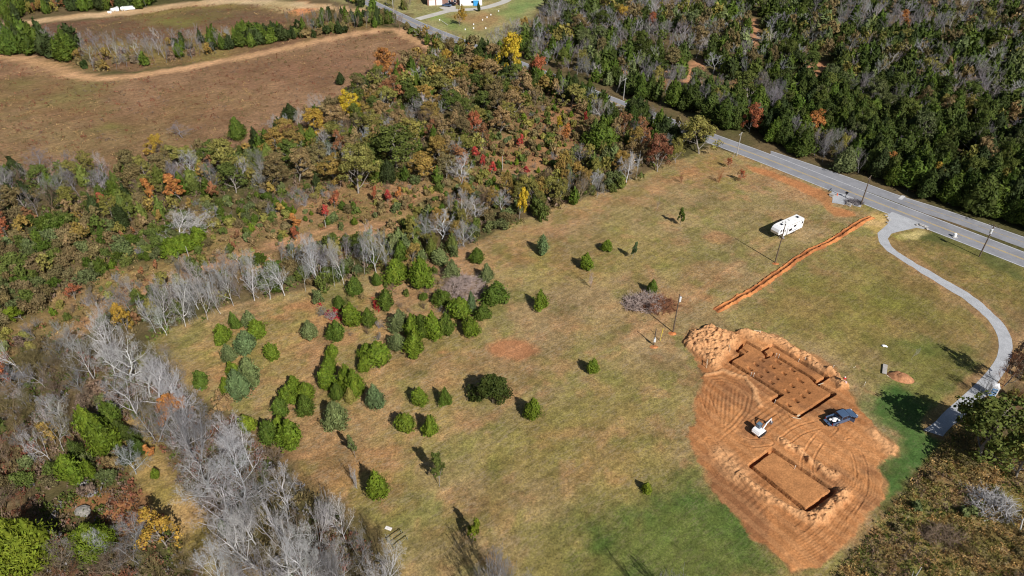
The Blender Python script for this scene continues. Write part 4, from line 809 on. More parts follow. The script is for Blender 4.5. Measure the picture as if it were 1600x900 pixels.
CP = [(690, 92), (740, 75), (800, 100), (850, 118), (935, 150), (930, 235), (910, 190), (870, 150), (800, 185), (745, 240), (690, 290), (600, 280), (500, 290), (440, 285), (400, 235), (460, 205), (540, 168), (600, 135), (655, 105)]
fill(CP, 10.5, [('L', 1, ['olive', 'olive', 'greenb', 'tan', 'gold', 'gbrown'], (6.5, 9), (1.05, 1.4))], lab('spreading in the autumn woods'), 'wide-crowned trees of the autumn woods', 41)
fill([(-60, 275), (60, 280), (200, 262), (330, 245), (380, 300), (250, 335), (120, 330), (-60, 390)], 11, [('L', 1, ['olive', 'gbrown', 'greenb'], (6.5, 8.5), (1, 1.3)), ('BW', 1, ['gray', 'purple'], (6.5, 8.5), (.9, 1.2))], lab('spreading below the brown field'), 'wide-crowned trees below the brown field', 42)
fill([(1660, 190), (1400, 150), (1230, 132), (1010, 115), (900, 105), (850, 75), (880, -20), (1660, -20)], 15, [('L', 1, ['deep', 'olive', 'greenb', 'grayg', 'gbrown'], (7.5, 10), (1, 1.35)), ('BW', 1.2, ['gray', 'purple', 'pale'], (7, 9), (1, 1.3))], lab('spreading in the far woods'), 'wide-crowned trees of the far woods', 43, avoid=GAPS)
fill([(1660, 330), (1450, 280), (1300, 228), (1200, 190), (1120, 170), (1010, 125), (1230, 135), (1400, 150), (1660, 190)], 16, [('L', 1, ['deep', 'greenb', 'grayg', 'deep'], (7.5, 10), (.95, 1.25))], lab('spreading across the road'), 'wide-crowned trees across the road', 44, avoid=GAPS)
# wood edge above the road, then the deep woods
fill([(1640, 372), (1560, 342), (1484, 322), (1400, 297), (1340, 274), (1270, 250), (1200, 224), (1140, 203), (1100, 190), (1120, 170), (1200, 190), (1300, 230), (1450, 280), (1640, 335)], 3.7, [('C', 10, dark, (6, 11), (.5, .85)), ('B', .9, ['gray'], (7, 10), (.5, .7)), ('L', .25, ['olive'], (6, 9), (.6, .8))], lab('at the wood edge beside the road'), 'trees along the roadside wood edge', 1, avoid=GAPS)
fill([(1660, 340), (1450, 285), (1300, 232), (1200, 192), (1120, 172), (1060, 175), (1000, 150), (1010, 120), (1100, 125), (1230, 135), (1400, 150), (1660, 190)], 4.1, [('C', 10, dark, (5, 10), (.5, .85)), ('B', 2.2, ['gray', 'purple'], (6, 9), (.7, .9)), ('L', .35, ['olive', 'tan', 'greenb'], (6, 9), (.6, .8))], lab('in the dense woods across the road'), 'trees of the dense woods across the road', 2, avoid=GAPS)
fill([(1660, 190), (1400, 150), (1230, 132), (1100, 120), (1010, 115), (1000, 160), (960, 146), (900, 122), (830, 95), (800, 80), (835, 50), (860, 10), (880, -20), (1200, -20), (1300, 20), (1420, 60), (1660, 110)], 4.4, [('C', 7, dark + ['cedar', 'deep', 'grayg'], (4.5, 9), (.5, .85)), ('B', 2.5, ['gray', 'purple', 'pale'], (6, 9), (.7, .95)), ('L', .7, ['olive', 'gbrown', 'greenb', 'gbrown'], (6, 9), (.6, .85))], lab('in the middle of the far woods'), 'trees of the far woods', 3, avoid=GAPS)
fill([(1680, 110), (1420, 60), (1300, 20), (1200, -25), (1680, -30)], 4.8, [('B', 5, ['purple', 'gray', 'pale'], (7, 9), (.7, .95)), ('C', 3.2, dark, (6, 8), (.5, .7)), ('L', 1.2, ['olive', 'tan', 'gbrown'], (6, 8), (.7, .9))], lab('in the far right corner of the woods'), 'trees in the far right corner', 4, avoid=GAPS)
fill([(745, 88), (800, 108), (850, 128), (950, 166), (1000, 182), (1118, 226), (1095, 240), (1060, 232), (1000, 212), (930, 190), (860, 152), (800, 140), (740, 110)], 3.5, [('C', 7, ['ne', 'cedar', 'deep', 'dark'], (6.5, 9), (.55, .75)), ('L', 1.6, ['gbrown', 'tan', 'greenb'], (6, 8), (.6, .8)), ('B', 1.6, ['gray', 'twig', 'pale'], (6, 8), (.6, .8))], lab('between the road and the red clearing'), 'trees between the road and the red clearing', 31, avoid=[ROADGAP])
fill([(190, 372), (250, 345), (320, 318), (380, 305), (440, 295), (540, 300), (440, 345), (340, 362), (270, 395), (220, 415)], 2.6, [('S', 6, ['greenb', 'gbrown', 'grayg', 'olive', 'cedar'], (1.4, 3), (1, 1.5)), ('C', .8, ['cedar', 'bright'], (2, 4), (.5, .7)), ('LN', .5, ['rust', 'gold', 'tan'], (2, 4), (.5, .7)), ('BS', 1, ['twig', 'gray'], (2, 3), (.9, 1.3))], lab('on the upper bank of the clearing'), 'shrubs on the upper bank of the clearing', 32)
# between the lawn and the clearing, this side of the road
cent = [('L', 2.6, ['olive', 'tan', 'olive', 'gold', 'greenb', 'gbrown', 'greenb'], (5.5, 8.5), (.8, 1.1)), ('C', 3.0, ['cedar', 'dark', 'greenb', 'cedar'], (4.5, 7.5), (.45, .65)), ('B', 2.8, ['pale', 'gray', 'twig', 'white'], (5.5, 8), (.6, .9)), ('LS', .6, ['rust', 'tan', 'tan', 'gbrown'], (6, 9), (.6, .8)), ('S', 1.2, ['greenb', 'grayg', 'gbrown'], (2, 3.4), (1, 1.4))]
fill([(690, 92), (740, 75), (800, 100), (850, 118), (935, 150), (955, 185), (1000, 195), (1080, 215), (1060, 240), (985, 265), (930, 235), (910, 190), (870, 150), (800, 185), (745, 240), (690, 300), (600, 285), (500, 300), (440, 295), (400, 235), (460, 200), (535, 160), (595, 128), (652, 100)], 4.4, cent, lab('in the central autumn woods'), 'trees of the central autumn woods', 5)
fill([(400, 240), (440, 300), (380, 310), (320, 320), (250, 350), (200, 360), (120, 330), (60, 340), (-60, 400), (-60, 275), (60, 280), (200, 262), (330, 245)], 4.0, [('L', 2, ['olive', 'gold', 'gbrown', 'greenb'], (5, 8), (.7, .9)), ('B', 2.8, ['gray', 'purple', 'twig', 'pale'], (6, 9), (.6, .85)), ('C', 1.6, ['cedar', 'dark', 'greenb'], (4, 7), (.5, .65)), ('S', 2.6, ['greenb', 'gbrown', 'grayg'], (2.2, 4), (1, 1.4)), ('LS', .6, ['tan', 'rust', 'gold'], (5, 7), (.5, .8))], lab('in the woods below the brown field'), 'trees of the woods below the brown field', 6)
fill([(-60, 400), (60, 340), (120, 335), (200, 360), (240, 350), (215, 390), (170, 425), (110, 460), (60, 480), (-60, 560)], 3.2, [('S', 5, ['greenb', 'gbrown', 'grayg', 'cedar', 'gbrown'], (2.2, 4.2), (1, 1.4)), ('L', 1, ['olive', 'gbrown', 'gold', 'greenb'], (4, 6), (.7, .9)), ('B', 1.2, ['gray', 'twig'], (5, 7), (.6, .85)), ('C', .8, ['cedar', 'bright'], (3, 5), (.5, .65)), ('LS', .4, ['rust', 'tan'], (3, 5), (.6, .8))], lab('in the left thicket'), 'growth of the left thicket', 7)
BAND = A((60, 548), (170, 476), (300, 425), (430, 385), (540, 358), (640, 332), (640, 342), (540, 374), (420, 400), (300, 434), (160, 500), (80, 560))
# clearing: scattered shrubs
fill(ROW, 2.9, [('S', 6, ['greenb', 'gbrown', 'grayg', 'olive', 'tan', 'gbrown'], (.8, 2.4), (.9, 1.6)), ('C', 1.6, ['bright', 'cedar'], (1, 2.6), (.6, .8)), ('LN', .35, ['rust', 'tan', 'brown'], (1.5, 3), (.5, .8)), ('BS', .8, ['twig', 'gray'], (1.5, 3), (.8, 1.2))], lab('scattered along the power line clearing'), 'shrubs in the power line clearing', 8, tries=2, avoid=[BAND])
# between clearing and meadow
fill([(620, 355), (700, 320), (780, 300), (870, 270), (940, 240), (985, 262), (1000, 284), (920, 315), (880, 326), (810, 348), (740, 378), (700, 410), (640, 416), (610, 400)], 3.4, [('S', 3.5, ['greenb', 'gbrown', 'grayg'], (2, 3.6), (1, 1.4)), ('B', 2.5, ['pale', 'gray', 'twig'], (5.5, 8), (.6, .9)), ('C', 2, ['cedar', 'greenb', 'grayg'], (4, 6), (.5, .7)), ('L', 1, ['olive', 'gold'], (5, 7), (.7, .9))], lab('between the clearing and the meadow'), 'trees between the clearing and the meadow', 9)
fill([(150, 495), (260, 450), (400, 415), (500, 395), (620, 385), (640, 412), (540, 432), (430, 458), (330, 490), (250, 530), (180, 520)], 3.0, [('S', 5, ['greenb', 'cedar', 'gbrown', 'grayg'], (2, 3.4), (1, 1.4)), ('B', 2, ['pale', 'gray'], (5, 8), (.5, .8)), ('L', .5, ['olive', 'greenb'], (4, 6), (.7, .9)), ('LN', .3, ['rust'], (3, 4), (.5, .8))], lab('under the silver tree row'), 'growth under the silver tree row', 10)
# lower left
fill([(-80, 520), (60, 530), (140, 560), (190, 640), (225, 700), (215, 770), (110, 775), (-80, 760)], 3.5, [('B', 4, ['twig', 'gray', 'gbrown', 'pale'], (5, 8), (.7, 1)), ('S', 3, ['greenb', 'gbrown', 'grayg', 'twig'], (2, 3.5), (1, 1.4)), ('C', .3, ['deep', 'ne'], (4, 5), (.5, .65)), ('LS', .6, ['gold', 'tan', 'olive'], (4, 6), (.6, .9))], lab('left of the woodland trail'), 'growth left of the woodland trail', 11)
fill([(-80, 760), (100, 850), (230, 850), (300, 870), (350, 930), (330, 1000), (-80, 1000)], 3.1, [('BS', 3, ['twig', 'gbrown', 'brown'], (3, 4.5), (.9, 1.3)), ('B', 3, ['twig', 'gray', 'brown'], (5, 7), (.8, 1.1)), ('S', .8, ['gbrown', 'greenb'], (2, 3), (1, 1.4)), ('LS', .3, ['rust'], (3, 4), (.8, 1))], lab('in the lower left brush'), 'brown brush of the lower left corner', 12)
fill([(200, 640), (260, 690), (330, 800), (400, 880), (430, 960), (640, 960), (600, 870), (520, 800), (450, 740), (370, 660), (290, 610), (240, 560), (180, 560)], 5.6, [('BW', 3, ['pale', 'twig', 'gray'], (5, 7), (.9, 1.2)), ('B', 1.5, ['pale', 'gray', 'twig'], (5, 7), (.6, .9)), ('BS', 2.5, ['twig', 'gray'], (3, 4), (1, 1.3)), ('S', .6, ['gbrown', 'olive'], (2, 3), (1, 1.3))], lab('inside the silver tree belt'), 'trees inside the silver tree belt', 13)
fill([(470, 440), (560, 425), (700, 420), (750, 440), (745, 520), (640, 545), (560, 560), (500, 520)], 3.2, [('BS', 4, ['twig', 'gray', 'gbrown', 'twig'], (1.2, 2.4), (.9, 1.4)), ('S', 1, ['gbrown', 'greenb'], (.8, 1.6), (1, 1.4))], lab('among the meadow cedars'), 'brush among the meadow cedars', 51, tries=.9)
# far field rows
fill([(-60, 82), (-60, 40), (60, 60), (120, 75), (110, 98), (60, 88)], 6.5, [('C', 6, ['cedar', 'cedar', 'dark'], (9, 12), (.65, .8)), ('B', 1, ['purple'], (7, 9), (.6, .8))], lab('in the hedgerow between brown fields'), 'hedgerow between the brown fields', 14)
fill([(110, 98), (100, 66), (200, 70), (350, 58), (380, 66), (340, 86), (240, 102), (160, 116)], 4.6, [('B', 5, ['purple', 'pale', 'gray'], (5, 7), (.6, .9)), ('S', 3, ['dark', 'gbrown', 'twig'], (2.5, 4), (1, 1.4)), ('C', .9, ['dark', 'cedar'], (5, 7), (.5, .7)), ('LS', .4, ['gold'], (4, 6), (.6, .8))], lab('in the hedgerow between brown fields'), 'hedgerow between the brown fields', 15)
fill([(350, 80), (380, 50), (440, 55), (445, 66)], 3.8, [('C', 6, ['cedar', 'dark'], (4.5, 7), (.75, .95)), ('S', 1, ['dark'], (2.5, 4), (1, 1.4))], lab('in the hedgerow between brown fields'), 'hedgerow between the brown fields', 16)
fill([(445, 64), (450, 40), (520, 28), (600, 22), (640, 10), (640, 50), (600, 42), (540, 52)], 3.6, [('B', 5, ['twig', 'gray', 'gbrown'], (5, 8), (.5, .7)), ('S', 3, ['gbrown', 'dark', 'greenb'], (2.5, 4), (1, 1.4)), ('C', .8, ['cedar', 'dark'], (5, 8), (.4, .55))], lab('in the brushy hedgerow near the houses'), 'brushy hedgerow near the houses', 17)
fill([(10, 34), (50, 24), (130, 18), (230, 14), (245, -2), (262, -30), (0, -30)], 4.0, [('C', 5, ['cedar', 'dark'], (7, 10), (.5, .65)), ('L', 1, ['olive', 'gold'], (5, 8), (.6, .8)), ('B', 1.6, ['gray', 'twig'], (5, 8), (.6, .8)), ('LS', .5, ['rust'], (4, 6), (.6, .8))], lab('in the grove at the far left corner'), 'grove at the far left corner', 18)
fill([(540, -2), (610, 5), (636, 28), (600, 24), (560, 10)], 4.0, [('C', 4, ['cedar', 'dark'], (6, 9), (.4, .6)), ('L', 1.5, ['gold', 'olive'], (5, 7), (.5, .7)), ('B', 1.2, ['gray'], (5, 8), (.6, .8))], lab('in the tree line by the first lawn'), 'tree line by the first lawn', 19)
fill([(640, 50), (665, 72), (700, 85), (730, 90), (830, 70), (840, 45), (800, 48), (740, 72), (700, 62), (680, 58), (672, 66), (650, 50)], 3.8, [('B', 5, ['gray', 'pale', 'twig'], (5, 7.5), (.6, .9)), ('S', 2, ['greenb', 'gbrown'], (2, 3.5), (1, 1.3)), ('L', .8, ['gold', 'olive'], (5, 7), (.6, .9)), ('C', .6, ['cedar'], (4, 6), (.5, .7))], lab('between the far lawn and the autumn woods'), 'trees below the far lawn', 20)
# right-hand rough ground
fill([(1530, 620), (1600, 560), (1680, 560), (1680, 700), (1600, 690)], 4.2, [('B', 4, ['brown', 'twig', 'gray'], (4, 6), (.7, .9)), ('S', 2, ['greenb', 'gbrown', 'olive'], (1.6, 3), (1, 1.3))], lab('behind the portable toilet'), 'growth behind the portable toilet', 21)
fill([(1500, 680), (1680, 700), (1700, 1000), (1260, 1000), (1310, 890), (1400, 790), (1440, 740)], 7.5, [('S', 3, ['gbrown', 'grayg', 'olive', 'gbrown'], (.7, 1.5), (1.3, 2)), ('BS', 2, ['twig', 'gbrown'], (1, 2), (1.1, 1.6))], lab('in the rough grass of the lower right corner'), 'bushes of the lower right corner', 22, tries=2)
print('queued', len(QUEUE))

# ------------------------------------------------------------------ plant: nearest 300 of each kind one by one, the remainder as masses
CLS = {'C': 'cedar', 'CN': 'cedar', 'B': 'bare', 'BW': 'bare', 'BT': 'bare', 'L': 'broad', 'LS': 'broad', 'LN': 'broad', 'LD': 'broad', 'S': 'bush', 'BS': 'brush'}
by = {}
for q in QUEUE:
    q['d'] = math.dist((q['p'][0], q['p'][1], 0), (0, 0, CH)); q['key'] = q['d'] / q['H'] - (1000 if q['label'] and not q['group'] or (q['group'] in (GM, GR, GBR, GBB)) else 0)
    by.setdefault(CLS[q['kind']], []).append(q)
def barkcol(q):
    if q['kind'][0] == 'B': return q['c']
    if q['kind'] == 'LD' or q['kind'][0] == 'S': return np.array([.1, .08, .05])
    return np.array([.2, .17, .14]) if q['kind'][0] == 'C' else np.array([.26, .23, .2])
mass = {}
for cls, qs in by.items():
    qs.sort(key=lambda q: q['key']); print(cls, len(qs))
    for i, q in enumerate(qs):
        pr = PROTO[q['kind']]; parts, (ph, pw), low = pr[q['vi'] % len(pr)]; sx = q['W'] / pw; sz = q['H'] / ph
        if i < 300:
            nm, cat = NAMES[q['kind']]
            o = thing(nm, (*q['p'], 0), q['rz'], q['label'], cat, q['group']); o.scale = (sx, sx, sz)
            for pn, me, role in parts:
                if q['kind'][0] == 'S' : pn = {'trunk': 'stems', 'crown': 'foliage'}[pn]
                if q['kind'] == 'BS': pn = {'trunk': 'stems', 'branches': 'twigs'}[pn]
                c = link(pn, me, o); cc_ = q['c'] if role == 'leaf' else q['c'] * 1.0 if role == 'twig' else barkcol(q)
                if role == 'bark' and q['kind'][0] == 'B': cc_ = q['c'] * 1.12
                c.color = (*[float(min(1, z)) for z in cc_], 1)
        else: mass.setdefault(cls, []).append((q, sx, sz))
# simplified bare tree for the far masses
LOWB = []
for i in range(4):
    s_, _, _ = skeleton(seed=500 + i, H=9, spread=.6, levels=3, kids=(8, 5, 4, 3), tr=.16, up=.13, lens=(.55, .56, .55, .5), thin=2.2); V, F = tubes(s_[:, :8], 3); LOWB.append((V, F, np.full(len(V), .5), dims(V)))
for cls, items in mass.items():
    VV, FF, CC_, vv = [], [], [], []; off = 0
    for q, sx, sz in items:
        if cls in ('bare', 'brush'):
            V, F, v, (ph, pw) = LOWB[q['vi'] % 4]; sx = q['W'] / pw; sz = q['H'] / ph
        else: V, F, v = PROTO[q['kind']][q['vi'] % len(PROTO[q['kind']])][2]
        c, s = math.cos(q['rz']), math.sin(q['rz'])
        W_ = np.stack([(V[:, 0] * c - V[:, 1] * s) * sx + q['p'][0], (V[:, 0] * s + V[:, 1] * c) * sx + q['p'][1], V[:, 2] * sz], 1)
        VV.append(W_); FF.append(F + off); off += len(V); CC_.append(np.tile(q['c'], (len(V), 1))); vv.append(v)
    nm = {'cedar': 'cedar_woods', 'bare': 'bare_woods', 'broad': 'autumn_woods', 'bush': 'bushes', 'brush': 'brushwood'}[cls]
    lb = {'cedar': 'mass of far dark green cedars in the woods', 'bare': 'mass of far grey leafless trees in the woods', 'broad': 'mass of far autumn-leaved trees in the woods', 'bush': 'mass of low green and brown bushes among the trees', 'brush': 'mass of leafless brown brush'}[cls]
    tag(link(nm, mesh(nm, np.vstack(VV), np.vstack(FF), {'cedar': M_needlevc, 'bare': M_barkvc, 'brush': M_barkvc}.get(cls, M_leafvc), np.vstack(CC_), np.concatenate(vv))), lb, {'bush': 'bushes', 'brush': 'brush'}.get(cls, 'woods'), kind='stuff')

# ------------------------------------------------------------------ ground growth nobody could count
def tufts(name, polys, dens, hh, ww, cols, label, cat, per=7, seed=0, avoid=(), vert=.9, clus=6., thr=.4, mat=None):
    rg = np.random.default_rng(seed + 70); PS = []
    for poly in polys:
        poly = GP(poly) if not isinstance(poly, np.ndarray) else poly
        lo_, hi_ = poly.min(0), poly.max(0); n = int(np.prod(hi_ - lo_) * dens); P = lo_ + rg.random((n, 2)) * (hi_ - lo_); P = P[inside(P, poly)]
        f = fbm(P[:, 0], P[:, 1], clus, seed, 3); P = P[f > thr]; P = P[pdist(P, ROADPTS, False) > 5.5]
        X_, Y_ = proj(P[:, 0], P[:, 1]); P = P[(X_ > -40) & (X_ < 1640) & (Y_ < 960)]; PS.append(P)
    P = np.vstack(PS)
    for a in avoid: P = P[~inside(P, a)]
    n = len(P); hgt_ = rg.uniform(*hh, n); wid = rg.uniform(*ww, n)
    C_ = np.array([PL[c] for c in cols]); ci = (fbm(P[:, 0], P[:, 1], 9, seed + 5, 3) * len(cols) * 1.6 - .3 * len(cols) + rg.normal(0, .5, n)).astype(int).clip(0, len(cols) - 1)
    base = np.repeat(P, per, 0); H_ = np.repeat(hgt_, per); W_ = np.repeat(wid, per)
    q = rg.normal(0, .4, (n * per, 2)) * W_[:, None]; z = H_ * rg.uniform(.15, .95, n * per) * (1 - .5 * np.minimum(1, np.hypot(q[:, 0], q[:, 1]) / W_))
    P3 = np.c_[base + q, z]; n0 = nrm(np.c_[q / W_[:, None], np.full(n * per, .7)]); sz = np.repeat(np.sqrt(hgt_ * wid), per) * .26
    nn = nrm(n0 + rg.normal(0, .5, (n * per, 3))); a = nrm(n0 * .4 + np.array([0, 0, vert]) + rg.normal(0, .4, (n * per, 3))); b = nrm(np.cross(nn, a)); s1 = (sz * (.7 + .6 * rg.random(n * per)))[:, None]
    V = np.stack([P3 - a * s1, P3 + b * s1 * .6, P3 + a * s1, P3 - b * s1 * .6], 1).reshape(-1, 3); V[:, 2] = np.maximum(V[:, 2], .0)
    F = np.arange(len(V)).reshape(-1, 4); cc_ = np.repeat(np.clip(C_[ci] * rg.uniform(.75, 1.25, (n, 1)), 0, 1), per * 4, 0); v = np.repeat(np.clip(rg.normal(.5, .16, n * per), 0, 1), 4)
    print(name, n); tag(link(name, mesh(name, V, F, mat or M_leafvc, cc_, v)), label, cat, kind='stuff')
trail_avoid = [np.vstack([ribbon(resamp(smooth(A((195, 665), (215, 700), (240, 750), (275, 790), (310, 840), (365, 900), (400, 960))), 2), 4.6)[0], ribbon(resamp(smooth(A((195, 665), (215, 700), (240, 750), (275, 790), (310, 840), (365, 900), (400, 960))), 2), 4.6)[1][::-1]])]
tufts('undergrowth', [[(-60, 270), (200, 262), (330, 240), (480, 200), (640, 110), (700, 90), (820, 110), (950, 165), (1060, 220), (1000, 284), (880, 326), (740, 380), (690, 412), (600, 425), (430, 462), (300, 510), (180, 560), (60, 540), (-60, 560)]], .30, (.7, 2.0), (.6, 1.2), ['gbrown', 'greenb', 'twig', 'grayg', 'olive', 'greenb', 'gbrown'], 'tangled green and brown undergrowth beneath the trees', 'undergrowth', 12, 1, [ROW], thr=.33)
tufts('brush_floor', [[(-60, 520), (60, 540), (150, 560), (240, 560), (290, 610), (370, 660), (450, 740), (520, 800), (620, 900), (640, 960), (-60, 990)]], 1.5, (.3, 1.3), (.4, 1.0), ['twig', 'gbrown', 'brown', 'twig', 'greenb', 'gray', 'gbrown'], 'brown brush and weeds under the bare trees', 'undergrowth', 14, 2, trail_avoid, thr=.3)
tufts('clearing_weeds', [ROW], .35, (.3, 1.0), (.5, 1.1), ['gbrown', 'tan', 'greenb', 'brown', 'greenb', 'olive'], 'low weeds and seedlings in the power line clearing', 'weeds', 9, 3, [BAND], thr=.38)
tufts('field_weeds', [BROWN, FIELD2], .3, (.3, .9), (.5, 1.2), ['brown', 'twig', 'brown', 'gbrown', 'tan', 'brown'], 'reddish brown weeds covering the far fields', 'weeds', 6, 4, [np.vstack([ribbon(resamp(smooth(A((-120, 62), (0, 87), (60, 98), (130, 120), (170, 122), (230, 116), (300, 105), (400, 85), (500, 64), (605, 46), (640, 58), (690, 84))), 3), 7)[0], ribbon(resamp(smooth(A((-120, 62), (0, 87), (60, 98), (130, 120), (170, 122), (230, 116), (300, 105), (400, 85), (500, 64), (605, 46), (640, 58), (690, 84))), 3), 7)[1][::-1]])], thr=.36)
tufts('rough_grass', [[(1492, 668), (1600, 690), (1660, 700), (1680, 990), (1255, 990), (1300, 896), (1345, 850), (1392, 795), (1440, 730)]], 6.5, (.3, .9), (.25, .55), ['straw', 'olive', 'gbrown', 'straw', 'greenb', 'twig', 'tan', 'olive', 'straw'], 'tall tan and green rough grass in the lower right corner', 'grass', 8, 5, vert=2.2, thr=.25, clus=4.)
tufts('verge_grass', [[(1444, 336), (1500, 354), (1600, 389), (1700, 424), (1700, 429), (1600, 394), (1500, 356)], [(1640, 372), (1560, 340), (1484, 318), (1400, 292), (1340, 270), (1270, 247), (1268, 242), (1350, 268), (1450, 300), (1640, 362)]], .5, (.15, .5), (.4, .8), ['tan', 'olive', 'gbrown', 'tan'], 'dry grass on the road verges', 'grass', 6, 6, thr=.3)
# ------------------------------------------------------------------ built things
class MB:
    def __init__(s): s.bm = bmesh.new()
    def box(s, c, d, rz=0, ry=0, bevel=0):
        r = bmesh.ops.create_cube(s.bm, size=1); vs = r['verts']
        M = Matrix.Translation(c) @ Matrix.Rotation(rz, 4, 'Z') @ Matrix.Rotation(ry, 4, 'Y') @ Matrix.Diagonal((*d, 1)); bmesh.ops.transform(s.bm, matrix=M, verts=vs)
        if bevel: bmesh.ops.bevel(s.bm, geom=list({e for v in vs for e in v.link_edges}), offset=bevel, segments=2, affect='EDGES', profile=.6)
        return s
    def tube(s, p0, p1, r0, r1=None, n=10, cap=True):
        r1 = r0 if r1 is None else r1; p0, p1 = Vector(p0), Vector(p1); d = p1 - p0
        r = bmesh.ops.create_cone(s.bm, cap_ends=cap, segments=n, radius1=r0, radius2=r1, depth=d.length)
        bmesh.ops.transform(s.bm, matrix=Matrix.Translation((p0 + p1) / 2) @ d.to_track_quat('Z', 'Y').to_matrix().to_4x4(), verts=r['verts']); return s
    def prism(s, prof, y0, y1, bevel=0, taper=None):
        a = [s.bm.verts.new((x, y0 if not taper else y0 * taper(z), z)) for x, z in prof]; b = [s.bm.verts.new((x, y1 if not taper else y1 * taper(z), z)) for x, z in prof]; n = len(prof)
        fs = [s.bm.faces.new(a), s.bm.faces.new(b[::-1])]
        for i in range(n): fs.append(s.bm.faces.new((a[i], b[i], b[(i + 1) % n], a[(i + 1) % n])))
        bmesh.ops.recalc_face_normals(s.bm, faces=fs)
        if bevel: bmesh.ops.bevel(s.bm, geom=list({e for f in fs[:2] for e in f.edges}), offset=bevel, segments=2, affect='EDGES', profile=.6)
        return s
    def ico(s, c, r, sub=2, sc=(1, 1, 1), jit=0, seed=0):
        q = bmesh.ops.create_icosphere(s.bm, subdivisions=sub, radius=r); rr = random.Random(seed)
        for v in q['verts']: v.co = Vector((v.co.x * sc[0], v.co.y * sc[1], v.co.z * sc[2])) * (1 + rr.uniform(-jit, jit)) + Vector(c)
        return s
    def build(s, name, mat, parent=None, smooth_=False):
        me = bpy.data.meshes.new(name); s.bm.to_mesh(me); s.bm.free(); me.materials.append(mat)
        if smooth_:
            for p in me.polygons: p.use_smooth = True
        return link(name, me, parent)
K = {}
def mt(name, c, **k):
    if name not in K: K[name] = simple(name, c, **k)
    return K[name]
white = mt('white_gelcoat', (.86, .86, .87), rough=.35, var=.03, scale=.8); roofw = mt('white_roof', (.88, .87, .84), rough=.5, var=.04, scale=1)
glass = mt('dark_glass', (.012, .016, .03), rough=.12, var=.1, spec=.6); rubber = mt('rubber', (.02, .02, .022), rough=.8); steel = mt('steel', (.5, .5, .52), rough=.35, metal=.8)
blue = mt('dark_blue_paint', (.07, .115, .2), rough=.25, var=.08, scale=1, spec=.6); black = mt('black_plastic', (.015, .015, .018), rough=.5); wood = mt('weathered_pole', (.13, .095, .07), rough=.9, var=.25, scale=3)
greyw = mt('grey_pole', (.38, .37, .35), rough=.9, var=.2, scale=3); pine = mt('pale_lumber', (.66, .56, .4), rough=.8, var=.15, scale=5); galv = mt('transformer_grey', (.62, .64, .66), rough=.45)
ceram = mt('insulator', (.35, .3, .27), rough=.3); green = mt('sign_green', (.02, .32, .16), rough=.5); yel = mt('guy_marker_yellow', (.8, .62, .04), rough=.5); red = mt('red_plastic', (.6, .04, .04), rough=.5); conc = mt('pale_slab', (.4, .37, .34), rough=.9, var=.15, scale=3)

def heading(a, b): v = G(*b) - G(*a); return math.atan2(v[1], v[0])
